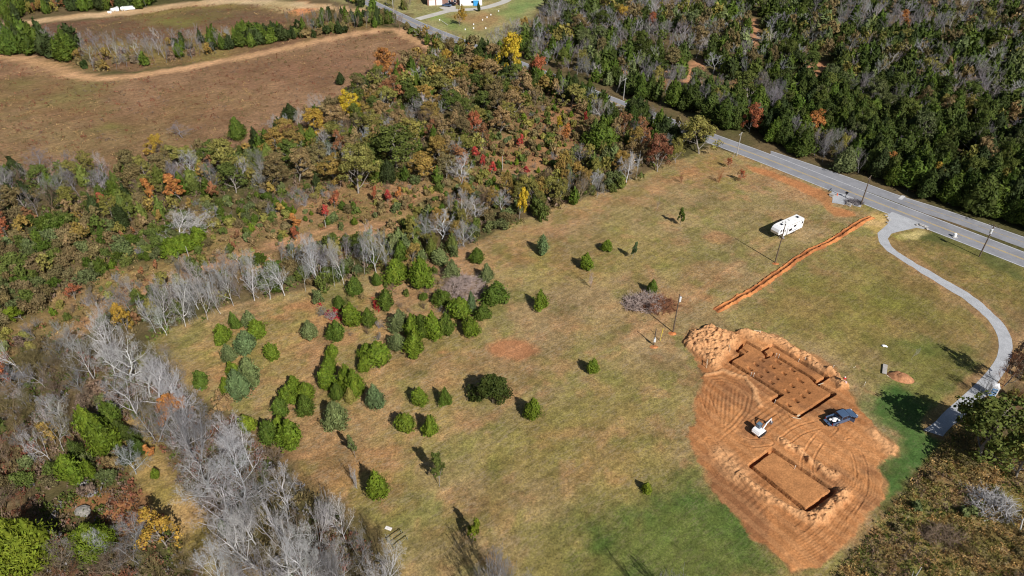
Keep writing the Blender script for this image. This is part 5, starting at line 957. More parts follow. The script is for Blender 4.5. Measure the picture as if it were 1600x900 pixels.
# --- travel trailer: gooseneck front points down-left, entry side faces the drone
def rv():
    a, b = G(1207, 369), G(1248, 350); c = (a + b) / 2; rz = math.atan2(*(a - b)[::-1])   # +x = front
    o = thing('travel_trailer', (c[0] - .5, c[1] - 1.3, 0), rz, 'long white gooseneck travel trailer parked on the meadow grass', 'trailer')
    h_ = 1.25; o.scale = (.88, .88, .86)
    prof = [(-5.2, .55), (-5.2, 3.0), (-5.05, 3.45), (-4.7, 3.62), (3.6, 3.72), (4.4, 3.62), (5.0, 3.2), (5.3, 2.5), (5.15, 1.75), (3.3, 1.6), (3.05, .55)]
    MB().prism(prof, -h_, h_, bevel=.09).build('body', white, o)
    MB().prism([(-4.9, 3.63), (-4.6, 3.7), (3.5, 3.79), (4.2, 3.7), (4.2, 3.6), (-4.9, 3.55)], -h_ + .1, h_ - .1).build('roof', roofw, o)
    sgn = 1 if Vector((-math.sin(rz), math.cos(rz))).dot(Vector((-c[0], -c[1]))) > 0 else -1          # camera side
    S_ = sgn * h_
    for x in (3.0, -3.6): MB().box((x, 0, 3.81), (.72, .72, .12), bevel=.03).build('roof_hatch', glass, o)
    for x, y in ((2.1, .55 * sgn), (1.2, -.1), (.2, -.6 * sgn), (1.9, -.5 * sgn)): MB().box((x, y, 3.8), (.32, .32, .12), bevel=.03).build('roof_vent', black if x > 1 else roofw, o)
    MB().box((-.6, 0, 3.9), (.95, .7, .26), bevel=.06).build('air_conditioner', roofw, o)
    MB().box((.9, S_ + sgn * .22, 1.95), (1.9, .44, 1.9), bevel=.05).build('slide_out', white, o)
    for x, z, wx, wz in ((4.35, 2.75, .42, .6), (3.45, 2.75, .42, .55), (-1.5, 2.4, .9, .5), (-4.55, 2.4, .42, .62)):
        f = MB().box((x, S_ + sgn * .015, z), (wx + .1, .03, wz + .1)).build('window', black, o); MB().box((x, S_ + sgn * .04, z), (wx, .03, wz)).build('pane', glass, f)
    f = MB().box((.9, S_ + sgn * .455, 2.2), (1.2, .03, .75)).build('window', black, o); MB().box((.9, S_ + sgn * .48, 2.2), (1.1, .03, .65)).build('pane', glass, f)
    d = MB().box((2.55, S_ + sgn * .02, 1.65), (.7, .04, 1.85)).build('door', roofw, o); MB().box((2.3, S_ + sgn * .06, 1.6), (.1, .05, .14)).build('handle', black, d); MB().box((2.55, S_ + sgn * .05, 2.2), (.4, .03, .5)).build('pane', glass, d)
    MB().tube((-4.4, S_ + sgn * .1, 3.3), (1.9, S_ + sgn * .1, 3.38), .07).build('awning', greyw, o)
    MB().box((-1.0, S_ + sgn * .02, 1.05), (3.6, .03, .16)).build('stripe', mt('blue_stripe', (.1, .13, .24)), o)
    MB().box((-.9, 0, .5), (8.2, 1.9, .14)).build('chassis', black, o)
    for x in (-1.15, -2.0):
        for y in (-1.08, 1.08):
            wl = MB().tube((x, y - .12, .38), (x, y + .12, .38), .38, n=18).build('wheel', rubber, o); MB().tube((x, y - .13, .38), (x, y + .13, .38), .19, n=12).build('rim', steel, wl)
    for y in (-.8, .8): MB().box((3.6, y, .9), (.13, .13, 1.4)).box((3.6, y, .06), (.3, .3, .06)).build('landing_leg', steel, o)
    for x in (-4.7,): MB().box((x - .55, 0, .62), (.12, 2.2, .14)).build('bumper', black, o)
    for y in (-.95, .95): MB().box((-5.22, y, 1.2), (.05, .2, .35)).build('tail_light', red, o)
    MB().box((3.0, S_ + sgn * .35, .28), (.6, .5, .08)).box((3.0, S_ + sgn * .2, .5), (.6, .3, .06)).build('step', steel, o)
rv()
# --- pickup
def pickup():
    a, b = G(1292, 664), G(1334, 649); c = (a + b) / 2; rz = math.atan2(*(b - a)[::-1])
    o = thing('pickup_truck', (c[0], c[1], 0.02), rz, 'dark blue pickup truck with open door and tailgate on the bare soil', 'pickup truck'); W = .98; o.scale = (.92, .92, .92)
    hood = [(.55, .5), (.55, 1.12), (1.75, 1.08), (2.65, .98), (2.9, .8), (2.92, .45), (2.4, .42), (2.35, .7), (2.1, .84), (1.75, .84), (1.5, .7), (1.45, .42)]
    b_ = MB().prism([(.5, .42), (.5, 1.14), (1.7, 1.1), (2.68, .98), (2.9, .82), (2.92, .46), (2.42, .44), (2.34, .72), (2.1, .86), (1.76, .86), (1.52, .72), (1.46, .42)], -W, W, bevel=.05)
    b_.prism([(-1.05, .42), (-1.05, 1.14), (.5, 1.14), (.5, .42)], -W, W, bevel=.04)
    for sy in (-1, 1):
        b_.prism([(-2.88, .48), (-2.88, 1.16), (-1.05, 1.16), (-1.05, .48), (-1.22, .48), (-1.3, .72), (-1.56, .86), (-1.9, .86), (-2.14, .72), (-2.22, .48)], sy * W - .08, sy * W + .0 if sy > 0 else sy * W + .08) if 0 else b_.prism([(-2.88, .48), (-2.88, 1.16), (-1.05, 1.16), (-1.05, .48), (-1.22, .48), (-1.3, .72), (-1.56, .86), (-1.9, .86), (-2.14, .72), (-2.22, .48)], min(sy * W, sy * (W - .12)), max(sy * W, sy * (W - .12)))
    b_.build('body', blue, o)
    MB().box((-1.97, 0, .66), (1.82, 1.7, .06)).box((-1.97, -.72, .8), (1.0, .26, .3)).box((-1.97, .72, .8), (1.0, .26, .3)).build('bed_liner', black, o)
    tg = MB().box((-3.16, 0, .66), (.56, 1.62, .06), bevel=.015).build('tailgate', blue, o); MB().box((-3.16, 0, .70), (.3, .2, .02)).build('handle', black, tg)
    tp = lambda z: 1 - .14 * max(0, (z - 1.13) / .7)
    MB().prism([(-1.0, 1.13), (-.86, 1.8), (-.6, 1.88), (.55, 1.88), (.8, 1.8), (1.5, 1.12)], -.93, .93, taper=tp, bevel=.03).build('cab', blue, o)
    # windscreen and windows lie just proud of the cab
    def quad(name, pts, parent=o):
        bm = bmesh.new(); vs = [bm.verts.new(p) for p in pts]; f = bm.faces.new(vs); r_ = bmesh.ops.extrude_face_region(bm, geom=[f]); f.normal_update(); n_ = f.normal * .02
        for v in [g for g in r_['geom'] if isinstance(g, bmesh.types.BMVert)]: v.co += n_
        bmesh.ops.recalc_face_normals(bm, faces=bm.faces[:]); me = bpy.data.meshes.new(name); bm.to_mesh(me); bm.free(); me.materials.append(glass); return link(name, me, parent)
    quad('windscreen', [(1.47, -.8, 1.19), (1.47, .8, 1.19), (.88, .7, 1.78), (.88, -.7, 1.78)]); quad('rear_window', [(-1.02, .72, 1.22), (-1.02, -.72, 1.22), (-.9, -.66, 1.74), (-.9, .66, 1.74)])
    for sy in (-1, 1):
        y0, y1 = sy * .945, sy * .845
        quad('side_window', [(.3, y0, 1.2), (1.18, y0, 1.2), (.72, y1, 1.76), (.3, y1, 1.76)]); quad('side_window', [(-.85, y0, 1.2), (.2, y0, 1.2), (.2, y1, 1.76), (-.75, y1, 1.76)])
        m_ = MB().box((1.15, sy * 1.12, 1.25), (.14, .24, .2), bevel=.03).build('mirror', black, o)
        MB().box((2.86, sy * .72, .8), (.12, .36, .2), bevel=.02).build('headlight', mt('lamp_lens', (.75, .78, .8), rough=.15), o); MB().box((-2.9, sy * .86, .88), (.05, .14, .34)).build('tail_light', red, o)
    MB().box((2.93, 0, .72), (.05, 1.0, .26)).build('grille', black, o); MB().box((2.97, 0, .5), (.14, 1.9, .2), bevel=.04).build('front_bumper', steel, o); MB().box((-2.98, 0, .5), (.14, 1.9, .18), bevel=.04).build('rear_bumper', steel, o)
    dr = MB().box((1.16, -1.32, .82), (.07, .78, .68), rz=R(24), bevel=.02).build('door', blue, o); MB().box((1.17, -1.33, 1.38), (.03, .6, .42), rz=R(24)).build('pane', glass, dr)
    for x in (1.93, -1.73):
        for sy in (-1, 1):
            wl = MB().tube((x, sy * .74, .4), (x, sy * 1.0, .4), .4, n=20).build('wheel', rubber, o); MB().tube((x, sy * .95, .4), (x, sy * 1.02, .4), .24, n=14).build('rim', steel, wl)
    M_ = Matrix.Rotation(rz, 3, 'Z'); base = Vector((c[0], c[1], 0))
    for i, (x, y, z, s, lb) in enumerate(((-1.55, .05, .9, .42, 'white sack nearest the cab in the truck bed'), (-2.0, -.2, .88, .36, 'white sack in the middle of the truck bed'), (-2.3, .28, .84, .28, 'small white sack near the open tailgate'))):
        p = base + M_ @ (Vector((x, y, z)) * .92); q = MB().ico((0, 0, 0), s, 3, (1.1, .8, .5), .09, i).build('sack', mt('white_sack', (.8, .78, .78), rough=.7, var=.15), None, True); q.location = p; tag(q, lb, 'sack', 'sacks in the pickup bed')
    p = base + M_ @ (Vector((-1.25, -.6, .93)) * .92); q = MB().tube((0, 0, -.2), (0, 0, .16), .15, .17, 12).tube((0, 0, .16), (0, 0, .19), .18, .18, 12).build('bucket', white); q.location = p; tag(q, 'small white bucket in the corner of the truck bed', 'bucket')
pickup()
# --- mini excavator
def digger():
    p = G(1185, 677); rz = heading((1185, 677), (1205, 662))
    o = thing('mini_excavator', (*p, .03), rz, 'white compact excavator with raised boom on the graded soil', 'excavator'); o.scale = (.74, .74, .74)
    for sy in (-1, 1):
        t_ = MB().prism([(-1.2, .28), (-1.1, .06), (1.1, .06), (1.2, .28), (1.08, .5), (-1.08, .5)], sy * .95 - .2, sy * .95 + .2, bevel=.04).build('track', rubber, o)
        [MB().tube((x_, sy * 1.16, .28), (x_, sy * 1.18, .28), .18).build('sprocket', steel, t_) for x_ in (-.95, .95)]
    MB().box((0, 0, .45), (1.2, 1.5, .3)).tube((0, 0, .5), (0, 0, .75), .5, n=18).build('undercarriage', black, o)
    MB().box((1.5, 0, .3), (.1, 2.0, .42)).box((1.2, .5, .3), (.6, .1, .1)).box((1.2, -.5, .3), (.6, .1, .1)).build('blade', steel, o)
    MB().prism([(-1.55, .8), (-1.55, 1.35), (-1.25, 1.72), (-.5, 1.75), (-.45, 1.1), (1.0, 1.05), (1.0, .8)], -.98, .98, bevel=.08).build('house', white, o)
    MB().box((-1.5, 0, 1.0), (.35, 1.7, .35), bevel=.1).build('counterweight', white, o)
    cb = MB().prism([(-.45, 1.1), (-.4, 2.5), (.75, 2.5), (1.0, 1.8), (.95, 1.1)], .08, .95, bevel=.04).build('cab', mt('cab_grey', (.1, .13, .17), rough=.3), o)
    MB().prism([(-.3, 1.5), (-.28, 2.35), (.68, 2.35), (.86, 1.8), (.8, 1.5)], .955, .975).prism([(-.3, 1.5), (-.28, 2.35), (.68, 2.35), (.86, 1.8), (.8, 1.5)], .055, .075).box((.99, .5, 1.95), (.03, .7, .6)).build('pane', glass, cb)
    MB().box((.15, .5, 2.53), (1.0, .8, .06), bevel=.02).build('roof', mt('cab_roof', (.12, .2, .28), rough=.4), cb)
    MB().tube((.9, -.25, 1.0), (1.9, -.25, 2.25), .17, .16, 8).tube((1.9, -.25, 2.25), (3.2, -.25, 2.6), .16, .12, 8).build('boom', white, o)
    MB().tube((3.2, -.25, 2.75), (3.9, -.25, 1.3), .13, .1, 8).build('stick', white, o)
    MB().tube((1.0, -.25, .95), (2.1, -.25, 1.75), .06).tube((2.0, -.25, 2.5), (3.3, -.25, 2.95), .055).build('hydraulic_cylinder', steel, o)
    MB().prism([(3.65, 1.3), (4.1, 1.35), (4.15, .95), (3.85, .7), (3.5, .8)], -.55, .05).build('bucket', steel, o)
digger()
# --- poles
def pole(x, yb, yt, lab_, mat, cross=True, transf=False, lean=0., r=.15, name='utility_pole', az=R(50)):
    p = G(x, yb); H = height(p, yt); o = thing(name, (*p, 0), az, lab_, 'pole', None)
    MB().tube((0, 0, -.4), (lean, 0, H), r, r * .62, 10).build('post', mat, o)
    if cross:
        MB().box((0, .12, H - .45), (2.3, .1, .13)).build('crossarm', mat, o)
        for xx in (-1.05, -.45, .45, 1.05): MB().tube((xx, .12, H - .39), (xx, .12, H - .2), .05, .035, 8).build('insulator', ceram, o)
        MB().tube((-.6, .12, H - .5), (0, .02, H - 1.1), .02).tube((.6, .12, H - .5), (0, .02, H - 1.1), .02).build('brace', steel, o)
    if transf:
        t_ = MB().tube((0, -.42, H - 2.0), (0, -.42, H - 1.0), .27, .27, 14).tube((0, -.42, H - 1.0), (0, -.42, H - .93), .27, .14, 14).box((0, -.2, H - 1.5), (.1, .2, .6)).build('transformer', galv, o)
        MB().tube((.1, -.42, H - .95), (.1, -.42, H - .72), .04).tube((-.1, -.42, H - .95), (-.1, -.42, H - .72), .04).build('bushing', ceram, t_)
    return o
pole(1345, 320, 275, 'brown utility pole with crossarm beside the small gravel pad', wood, r=.17)
pole(1530, 401, 351, 'dark utility pole with pale transformer beside the main road at right', wood, transf=True, r=.16, az=R(-50))
pole(1211, 410, 351, 'bare brown pole without crossarm in front of the white trailer', wood, cross=False)
pole(1051.5, 519, 459, 'brown pole with white transformer right of the grey brush heap', wood, cross=False, transf=True, r=.14, az=R(140))
pole(1151, 243, 207, 'pale grey utility pole with crossarm by the meadow gate', greyw)
pole(974, 156, 122, 'pale grey utility pole standing in the road gap among trees', greyw)
pole(615, 20, -12, 'grey utility pole on the lawn at the top edge', greyw)
p = G(1145.5, 246); o = MB().tube((0, 0, -.2), (.3, .2, 2.2), .05, .04).build('stub_post', greyw); o.location = (*p, 0); tag(o, 'short pale post at the foot of the roadside pole', 'post')
def meterpost():
    p = G(1021.4, 539); H = height(p, 514); o = thing('meter_pole', (*p, 0), 0, 'short dark service post with white meter box near the power pole', 'post')
    MB().tube((0, 0, -.2), (0, 0, H), .11, .09).build('post', wood, o); MB().box((.0, -.2, 1.3), (.42, .24, .75), bevel=.03).tube((0, -.2, 1.68), (0, -.2, 1.95), .1).build('meter_box', galv, o); MB().tube((0, -.12, 1.9), (0, -.12, H - .1), .03).build('conduit', steel, o)
meterpost()
p = G(1031, 533); o = thing('guy_marker', (*p, 0), R(40), 'leaning yellow guy wire marker beside the service post', 'marker'); MB().tube((0, 0, 0), (.8, .25, 2.5), .05, .05, 8).build('sleeve', yel, o); MB().tube((-.1, -.03, -.1), (1.1, .34, 3.4), .015).build('wire', steel, o)
for x_, b, t_, lb in ((295, 401, 385, 'short white post in the clearing behind the silver tree row'), (785, 265, 244, 'thin pale post beside the scarlet trees'), (887, 299, 287, 'short white post at the meadow edge'), (895, 309, 302, 'stubby white marker at the meadow edge'), (509, 355, 344, 'small pale post in the middle of the clearing')):
    p = G(x_, b); q = MB().tube((0, 0, -.2), (.05, 0, max(1., height(p, t_))), .09, .07).build('post', greyw); q.location = (*p, 0); tag(q, lb, 'post')
# --- sign, mailbox, roadside bits
p = G(1417.5, 299); H = height(p, 292.5); o = thing('street_sign', (*p, 0), R(-15), 'small green street name sign on a pale post at the roadside', 'sign')
MB().tube((0, 0, -.2), (0, 0, 2.3), .04).build('post', greyw, o); MB().box((0, 0, 2.4), (1.0, .03, .22), bevel=.01).build('name_plate', green, o); MB().box((0, 0, 2.66), (.03, .9, .22), bevel=.01).build('name_plate', green, o); MB().box((0, -.04, 1.7), (.45, .02, .45)).build('small_plate', white, o)
p = G(1321, 308); o = thing('mailbox', (*p, .02), R(-48), 'black mailbox on a post at the small gravel pad', 'mailbox'); MB().box((0, 0, .55), (.12, .12, 1.1)).build('post', black, o)
MB().prism([(-.3, 1.08), (-.3, 1.3), (-.22, 1.42), (.22, 1.42), (.3, 1.3), (.3, 1.08)], -.32, .32, bevel=.02).build('box', black, o)
def culvert(x, y, lab_):
    p = G(x, y); o = thing('culvert_end', (*p, 0), R(-48), lab_, 'culvert'); MB().tube((-.7, 0, .22), (.5, 0, .22), .34, .34, 16).build('pipe', conc, o); MB().box((.0, 0, .05), (1.0, 1.5, .12)).ico((.5, .7, .1), .25, 1, jit=.2).ico((.5, -.7, .1), .25, 1, jit=.2, seed=3).build('headwall', conc, o)
culvert(1300, 306, 'pale concrete culvert end on the left of the small gravel pad'); culvert(1327, 320, 'pale concrete culvert end on the right of the small gravel pad')
p = G(1491, 370); o = thing('utility_pedestal', (*p, 0), 0, 'small white utility drum in the grass beside the main road', 'utility box'); MB().tube((0, 0, 0), (0, 0, .8), .4, .38, 14).ico((0, 0, .8), .38, 2, (1, 1, .5)).build('housing', white, o); MB().box((0, 0, .05), (1.1, 1.1, .12)).build('base', conc, o)
p = G(1308, 305); o = MB().tube((0, 0, 0), (0, 0, .06), .28, .28, 4).tube((0, 0, .05), (0, 0, .72), .16, .03, 12).build('traffic_cone', mt('cone_orange', (.8, .16, .05))); o.location = (*p, .02); tag(o, 'faded orange cone on the small gravel pad', 'cone')
rr = random.Random(3)
for i, (x_, y_) in enumerate([(1384, 337), (1387, 341), (1389, 344), (1386, 348), (1437, 351), (1441, 353), (1445, 355), (1432, 352), (1448, 358)]):
    p = G(x_, y_); q = MB().ico((0, 0, .12), rr.uniform(.3, .5), 1, (1.2, .9, .55), .2, i).build('rock', conc); q.location = (*p, 0); q.rotation_euler.z = rr.uniform(0, 6); tag(q, 'pale broken rock edging the gravel apron', 'rock', 'rocks edging the gravel apron')
# --- portable toilet
def toilet():
    p = G(1548, 617); o = thing('portable_toilet', (*p, .02), R(-25), 'blue portable toilet with white roof at the drive edge', 'portable toilet'); bl = mt('toilet_blue', (.1, .28, .55), rough=.4)
    MB().box((0, 0, .08), (1.3, 1.3, .16), bevel=.03).build('base', black, o); MB().box((0, 0, 1.1), (1.16, 1.16, 1.95), bevel=.05).build('walls', white, o)
    MB().prism([(-.62, 2.08), (-.58, 2.24), (-.2, 2.36), (.2, 2.36), (.58, 2.24), (.62, 2.08)], -.62, .62, bevel=.03).build('roof', white, o)
    d = MB().box((0, -.6, 1.05), (.8, .05, 1.75), bevel=.01).build('door', bl, o); MB().box((.3, -.64, 1.1), (.08, .04, .2)).build('handle', black, d)
    for z in (1.65, 1.5, 1.35, .9, .7, .5): MB().box((0, -.635, z), (.6, .02, .06)).build('louvre', galv, d)
    MB().tube((.35, .35, 2.2), (.35, .35, 2.6), .06).build('vent_pipe', white, o)
toilet()
# --- dirt heap, slab, boards and site litter
def heap(x_, y_, rx, ry, H, lab_, c, name='dirt_pile', seed=0, rz=0):
    p = G(x_, y_); n = 44; u = np.linspace(-1.2, 1.2, n); X, Y = np.meshgrid(u, u); r_ = np.hypot(X, Y); z = np.clip(1 - r_ ** 1.6, -.1, 1) * (.55 + .9 * fbm(X * rx + seed * 9, Y * ry, .9, seed, 4)) * H
    V = np.c_[X.ravel() * rx, Y.ravel() * ry, z.ravel() - .03]; i = (np.arange(n - 1)[:, None] * n + np.arange(n - 1)[None]).ravel(); F = np.stack([i, i + 1, i + n + 1, i + n], 1); F = F[(V[F][:, :, 2] > -.06).any(1) & (r_.ravel()[F].max(1) < 1.12)]
    C_ = np.hstack([np.tile(lin(c), (len(V), 1)) * (.75 + .5 * fbm(V[:, 0] + 50, V[:, 1], 1.1, seed + 3, 4))[:, None], np.full((len(V), 1), .1)])
    q = link(name, mesh(name, V, F, M_ground, C_, smooth_=True)); q.location = (*p, 0); q.rotation_euler.z = rz; tag(q, lab_, 'dirt pile')
heap(1407, 590, 2.3, 1.4, 1.1, 'small brown dirt heap on the green grass', (172, 122, 88), seed=4, rz=R(-25))
heap(1050.5, 521, .9, .7, .15, 'ring of orange soil at the foot of the transformer pole', (190, 118, 72), seed=5); heap(1022, 542, 1.0, .6, .12, 'ring of orange soil at the foot of the service post', (186, 124, 80), seed=6); heap(1212, 412, .9, .6, .12, 'ring of orange soil at the foot of the bare brown pole', (176, 112, 70), seed=7)
p = G(1382, 578); o = MB().box((0, 0, .22), (.75, 2.7, .14), bevel=.02).box((0, .9, .08), (.7, .2, .16)).box((0, -.9, .08), (.7, .2, .16)).build('concrete_slab', conc); o.location = (*p, 0); o.rotation_euler.z = R(-27); tag(o, 'pale rectangular slab lying beside the dirt heap', 'slab')
p = G(1391, 590); o = MB().box((0, 0, .05), (1.3, .16, .08)).build('board', pine); o.location = (*p, 0); o.rotation_euler.z = R(-50); tag(o, 'short pale board between slab and dirt heap', 'board')
p = G(1381, 541); o = MB().ico((0, 0, .12), .42, 2, (1.1, .7, .4), .15, 5).ico((.4, -.2, .08), .22, 2, (1, .8, .4), .2, 6).build('plastic_bag', white); o.location = (*p, 0); tag(o, 'crumpled white bag lying in open grass', 'bag')
def board(x0, y0, x1, y1, lab_, z=.08, w_=.12, name='board', mat=pine, gr=None):
    a, b = G(x0, y0), G(x1, y1); d = b - a; o = MB().box((0, 0, z), (np.linalg.norm(d), w_, .05)).build(name, mat); o.location = (*(a + b) / 2, 0); o.rotation_euler.z = math.atan2(d[1], d[0]); tag(o, lab_, 'board', gr)
board(1238, 654, 1251, 656, 'pale board lying below the corner of the large footing trench', .25); board(1245, 652.5, 1249, 650, 'short pale board across the bottom corner of the large footing trench', .3, .25)
board(1278, 603, 1286, 600, 'short pale board at the inner corner of the trench', .25); board(1312, 597.5, 1318, 603, 'thin pale lath in the grass right of the excavation', .1, .06); board(1333, 575, 1337, 573, 'single pale stick lying in the grass right of the excavation', .06, .06)
def batter(x_, y_, rz, lab_):
    p = G(x_, y_); o = thing('batter_board', (*p, .2), rz, lab_, 'batter board'); MB().box((0, 0, .75), (1.25, .05, .14)).build('rail', pine, o)
    for xx in (-.58, .58): MB().box((xx, .05, .35), (.07, .07, 1.1)).build('stake', pine, o)
batter(1182, 523, R(-10), 'pale wooden batter board at the top of the large excavation'); batter(1104, 572, R(75), 'pale wooden batter board left of the large excavation')
batter(1139, 549, R(80), 'pale wooden batter board in the spoil at the excavation corner')
rs = [(1212, 557), (1216, 559), (1247, 566), (1257, 564), (1173, 587), (1177, 588), (1210, 630), (1301, 576), (1295, 580), (1350, 602), (1241, 733), (1122, 547)]
for i, (x_, y_) in enumerate(rs):
    p = G(x_, y_); q = MB().tube((0, 0, -.2), (.03, 0, .7), .035, .03, 6).box((.03, 0, .66), (.1, .1, .12)).build('survey_stake', mt('stake_white', (.8, .78, .7))); q.location = (*p, 0.1); tag(q, 'small white-topped survey stake in the excavated soil', 'stake', 'survey stakes round the excavation')
def tripod():
    p = G(1316, 601); o = thing('survey_tripod', (*p, 0), 0, 'red and white survey instrument on a tripod at the pad edge', 'tripod')
    for k in range(3): MB().tube((.55 * math.cos(k * 2.09), .55 * math.sin(k * 2.09), 0), (0, 0, 1.35), .04, .035, 6).build('leg', pine, o)
    MB().tube((0, 0, 1.32), (0, 0, 1.4), .14).build('head', black, o); MB().box((0, 0, 1.58), (.42, .36, .34), bevel=.06).build('instrument', red, o); MB().tube((0, 0, 1.75), (0, 0, 1.9), .13, .1).build('dome', white, o); MB().box((.3, -.25, .75), (.35, .3, .5), bevel=.05).build('case', mt('pale_pink', (.75, .5, .5)), o)
tripod()
# --- brush heaps
def brush(x_, y_, rx, ry, H, n, col, lab_, seed, rmin=.03, rmax=.09, lmin=1., lmax=3., twig=0):
    p = G(x_, y_); rg = np.random.default_rng(seed); th = rg.random(n) * 6.283; r_ = np.sqrt(rg.random(n)); c = np.c_[r_ * np.cos(th) * rx, r_ * np.sin(th) * ry, rg.random(n) * H * (1.05 - r_ ** 2)]
    d = nrm(rg.normal(0, 1, (n, 3)) * [1, 1, .35]); L_ = rg.uniform(lmin, lmax, n)[:, None]; R_ = rg.uniform(rmin, rmax, n)
    kink = nrm(d + rg.normal(0, .35, (n, 3))); a = c - d * L_ / 2; m_ = c; b = c + kink * L_ / 2; a[:, 2] = np.abs(a[:, 2]); b[:, 2] = np.abs(b[:, 2])
    segs = np.vstack([np.c_[a, m_, R_, R_ * .8], np.c_[m_, b, R_ * .8, R_ * .3]])
    if twig:
        k = rg.integers(0, n, twig); s0 = c[k] + kink[k] * (rg.random((twig, 1)) * L_[k] / 2); dd = nrm(kink[k] + rg.normal(0, .7, (twig, 3))); e = s0 + dd * rg.uniform(.3, 1.1, (twig, 1)); e[:, 2] = np.abs(e[:, 2]); segs = np.vstack([segs, np.c_[s0, e, np.full(twig, .022), np.full(twig, .01)]])
    V, F = tubes(segs, 4); o = thing('brush_pile', (*p, 0), 0, lab_, 'brush pile'); q = link('branches', mesh('branches', V, F, M_bark), o); q.color = (*PL[col], 1)
    return o
o = brush(1008, 476, 4.4, 2.6, 2.0, 330, 'pink', 'large grey brush heap with a cedar behind it', 1, .02, .07, 1, 3.4, 2600)
q = brush(1030, 478, 3.6, 2.6, 1.9, 160, 'brown', 'browner leafy brush heap joined to the right of the large grey one', 2, .02, .05, .8, 2.4, 2600)
brush(727, 452, 4.6, 4.4, 2.2, 380, 'pink', 'pinkish dead brush heap among the meadow cedars', 3, .02, .06, 1, 3, 2600); brush(690, 445, 5, 4, 1.0, 160, 'twig', 'low scattered twigs left of the pinkish brush heap', 4, .015, .04, .8, 2.2, 1500)
brush(1550, 790, 3.3, 2.6, 1.7, 150, 'pale', 'silver dead branch heap in the lower right rough grass', 5, .03, .08, 1.2, 3.4, 1200); brush(1470, 838, 2.6, 1.8, 1.1, 90, 'twig', 'low brown brush heap in the lower right rough grass', 6, .02, .05, .8, 2, 1600)
brush(1335, 317, 2.0, 1.3, .8, 60, 'purple', 'small purple-grey brush at the foot of the roadside pole', 7, .015, .03, .6, 1.6, 1200)
brush(330, 340, 4.2, 3, 2.4, 40, 'gray', 'grey fallen branches behind the silver dome', 8, .02, .05, 1, 3, 800)
p = G(1594, 830); o = MB().tube((0, 0, -.2), (-.3, .4, 2.0), .11, .09).tube((-.3, .4, 2.0), (.2, .9, 4.0), .09, .05).tube((.2, .9, 4.0), (.1, 1.6, 5.0), .05, .02).build('dead_snag', mt('snag_white', (.6, .58, .55))); o.location = (*p, 0); tag(o, 'white dead trunk standing at the right edge', 'snag')
p = G(1428, 905); o = MB().tube((0, 0, -.2), (.1, .1, 2.6), .08, .05).tube((-.4, 0, 0), (-.5, .2, 1.6), .05, .02).build('dead_snag', K['snag_white']); o.location = (*p, 0); tag(o, 'white dead stem poking up at the bottom edge', 'snag')
# red sumac patch
def leafpatch(poly, n, c, lab_, hmax=.7, seed=0):
    poly = GP(poly); rg = np.random.default_rng(seed); lo_, hi_ = poly.min(0), poly.max(0); P = lo_ + rg.random((n * 3, 2)) * (hi_ - lo_); P = P[inside(P, poly)][:n]; f = fbm(P[:, 0], P[:, 1], 1.3, seed, 2); P = P[f > .48]; n = len(P)
    P3 = np.c_[P, rg.random(n) * hmax]; V, F = leaves(rg, P3, np.tile([0, 0, 1.], (n, 1)), .17, .11, .3, .3, .6); tag(link('sumac', mesh('sumac', V, F, M_leafvc, np.tile(lin(c), (len(V), 1)), rg.random(len(V)) * .5 + .25)), lab_, 'sumac', kind='stuff')
leafpatch([(505, 492), (520, 482), (540, 486), (545, 500), (520, 505)], 420, (160, 48, 52), 'low crimson sumac leaves on bare soil among the cedars', seed=1)
leafpatch([(486, 470), (500, 466), (512, 474), (500, 480), (488, 478)], 160, (160, 48, 52), 'small crimson sumac patch below the green bush', seed=2); leafpatch([(582, 472), (592, 475), (594, 492), (584, 484)], 200, (160, 66, 52), 'upright red sumac beside the thicket', 1.4, seed=3)
# --- wooden frame, slab and rock near the lower edge
oldwood = mt('old_timber', (.2, .19, .12), rough=.9, var=.2)
p = G(622, 846); o = thing('timber_frame', (*p, 0), R(42), 'open weathered timber rack with three rails at the lower meadow edge', 'timber frame'); o.scale = (1.05, .8, .9)
MB().box((-1.1, 0, .9), (.1, 2.1, .1)).build('head_rail', oldwood, o)
for y_ in (-.95, -.1, .95):
    MB().box((0, y_, .82), (2.3, .08, .1)).build('side_rail', oldwood, o)
for xx, yy in ((-1.1, -.95), (-1.1, .95), (1.05, -.95), (1.05, .95)): MB().box((xx, yy, .4), (.09, .09, .8)).build('leg', oldwood, o)
p = G(607, 826); o = MB().box((0, 0, .08), (1.0, .5, .12), bevel=.05).build('flat_stone', mt('pale_stone', (.75, .7, .66), var=.15)); o.location = (*p, 0); o.rotation_euler.z = R(-20); tag(o, 'small pale flat stone at the meadow edge above the timber rack', 'stone')
p = G(130, 800); o = MB().ico((0, 0, .3), 1.0, 3, (1.1, .9, .6), .09, 9).ico((.8, -.5, .2), .5, 2, (1, 1, .6), .14, 11).build('boulder', mt('pale_boulder', (.26, .24, .21), var=.25, scale=2, bump=.5)); o.location = (*p, 0); tag(o, 'pale boulder in a bare hollow left of the trail', 'boulder')
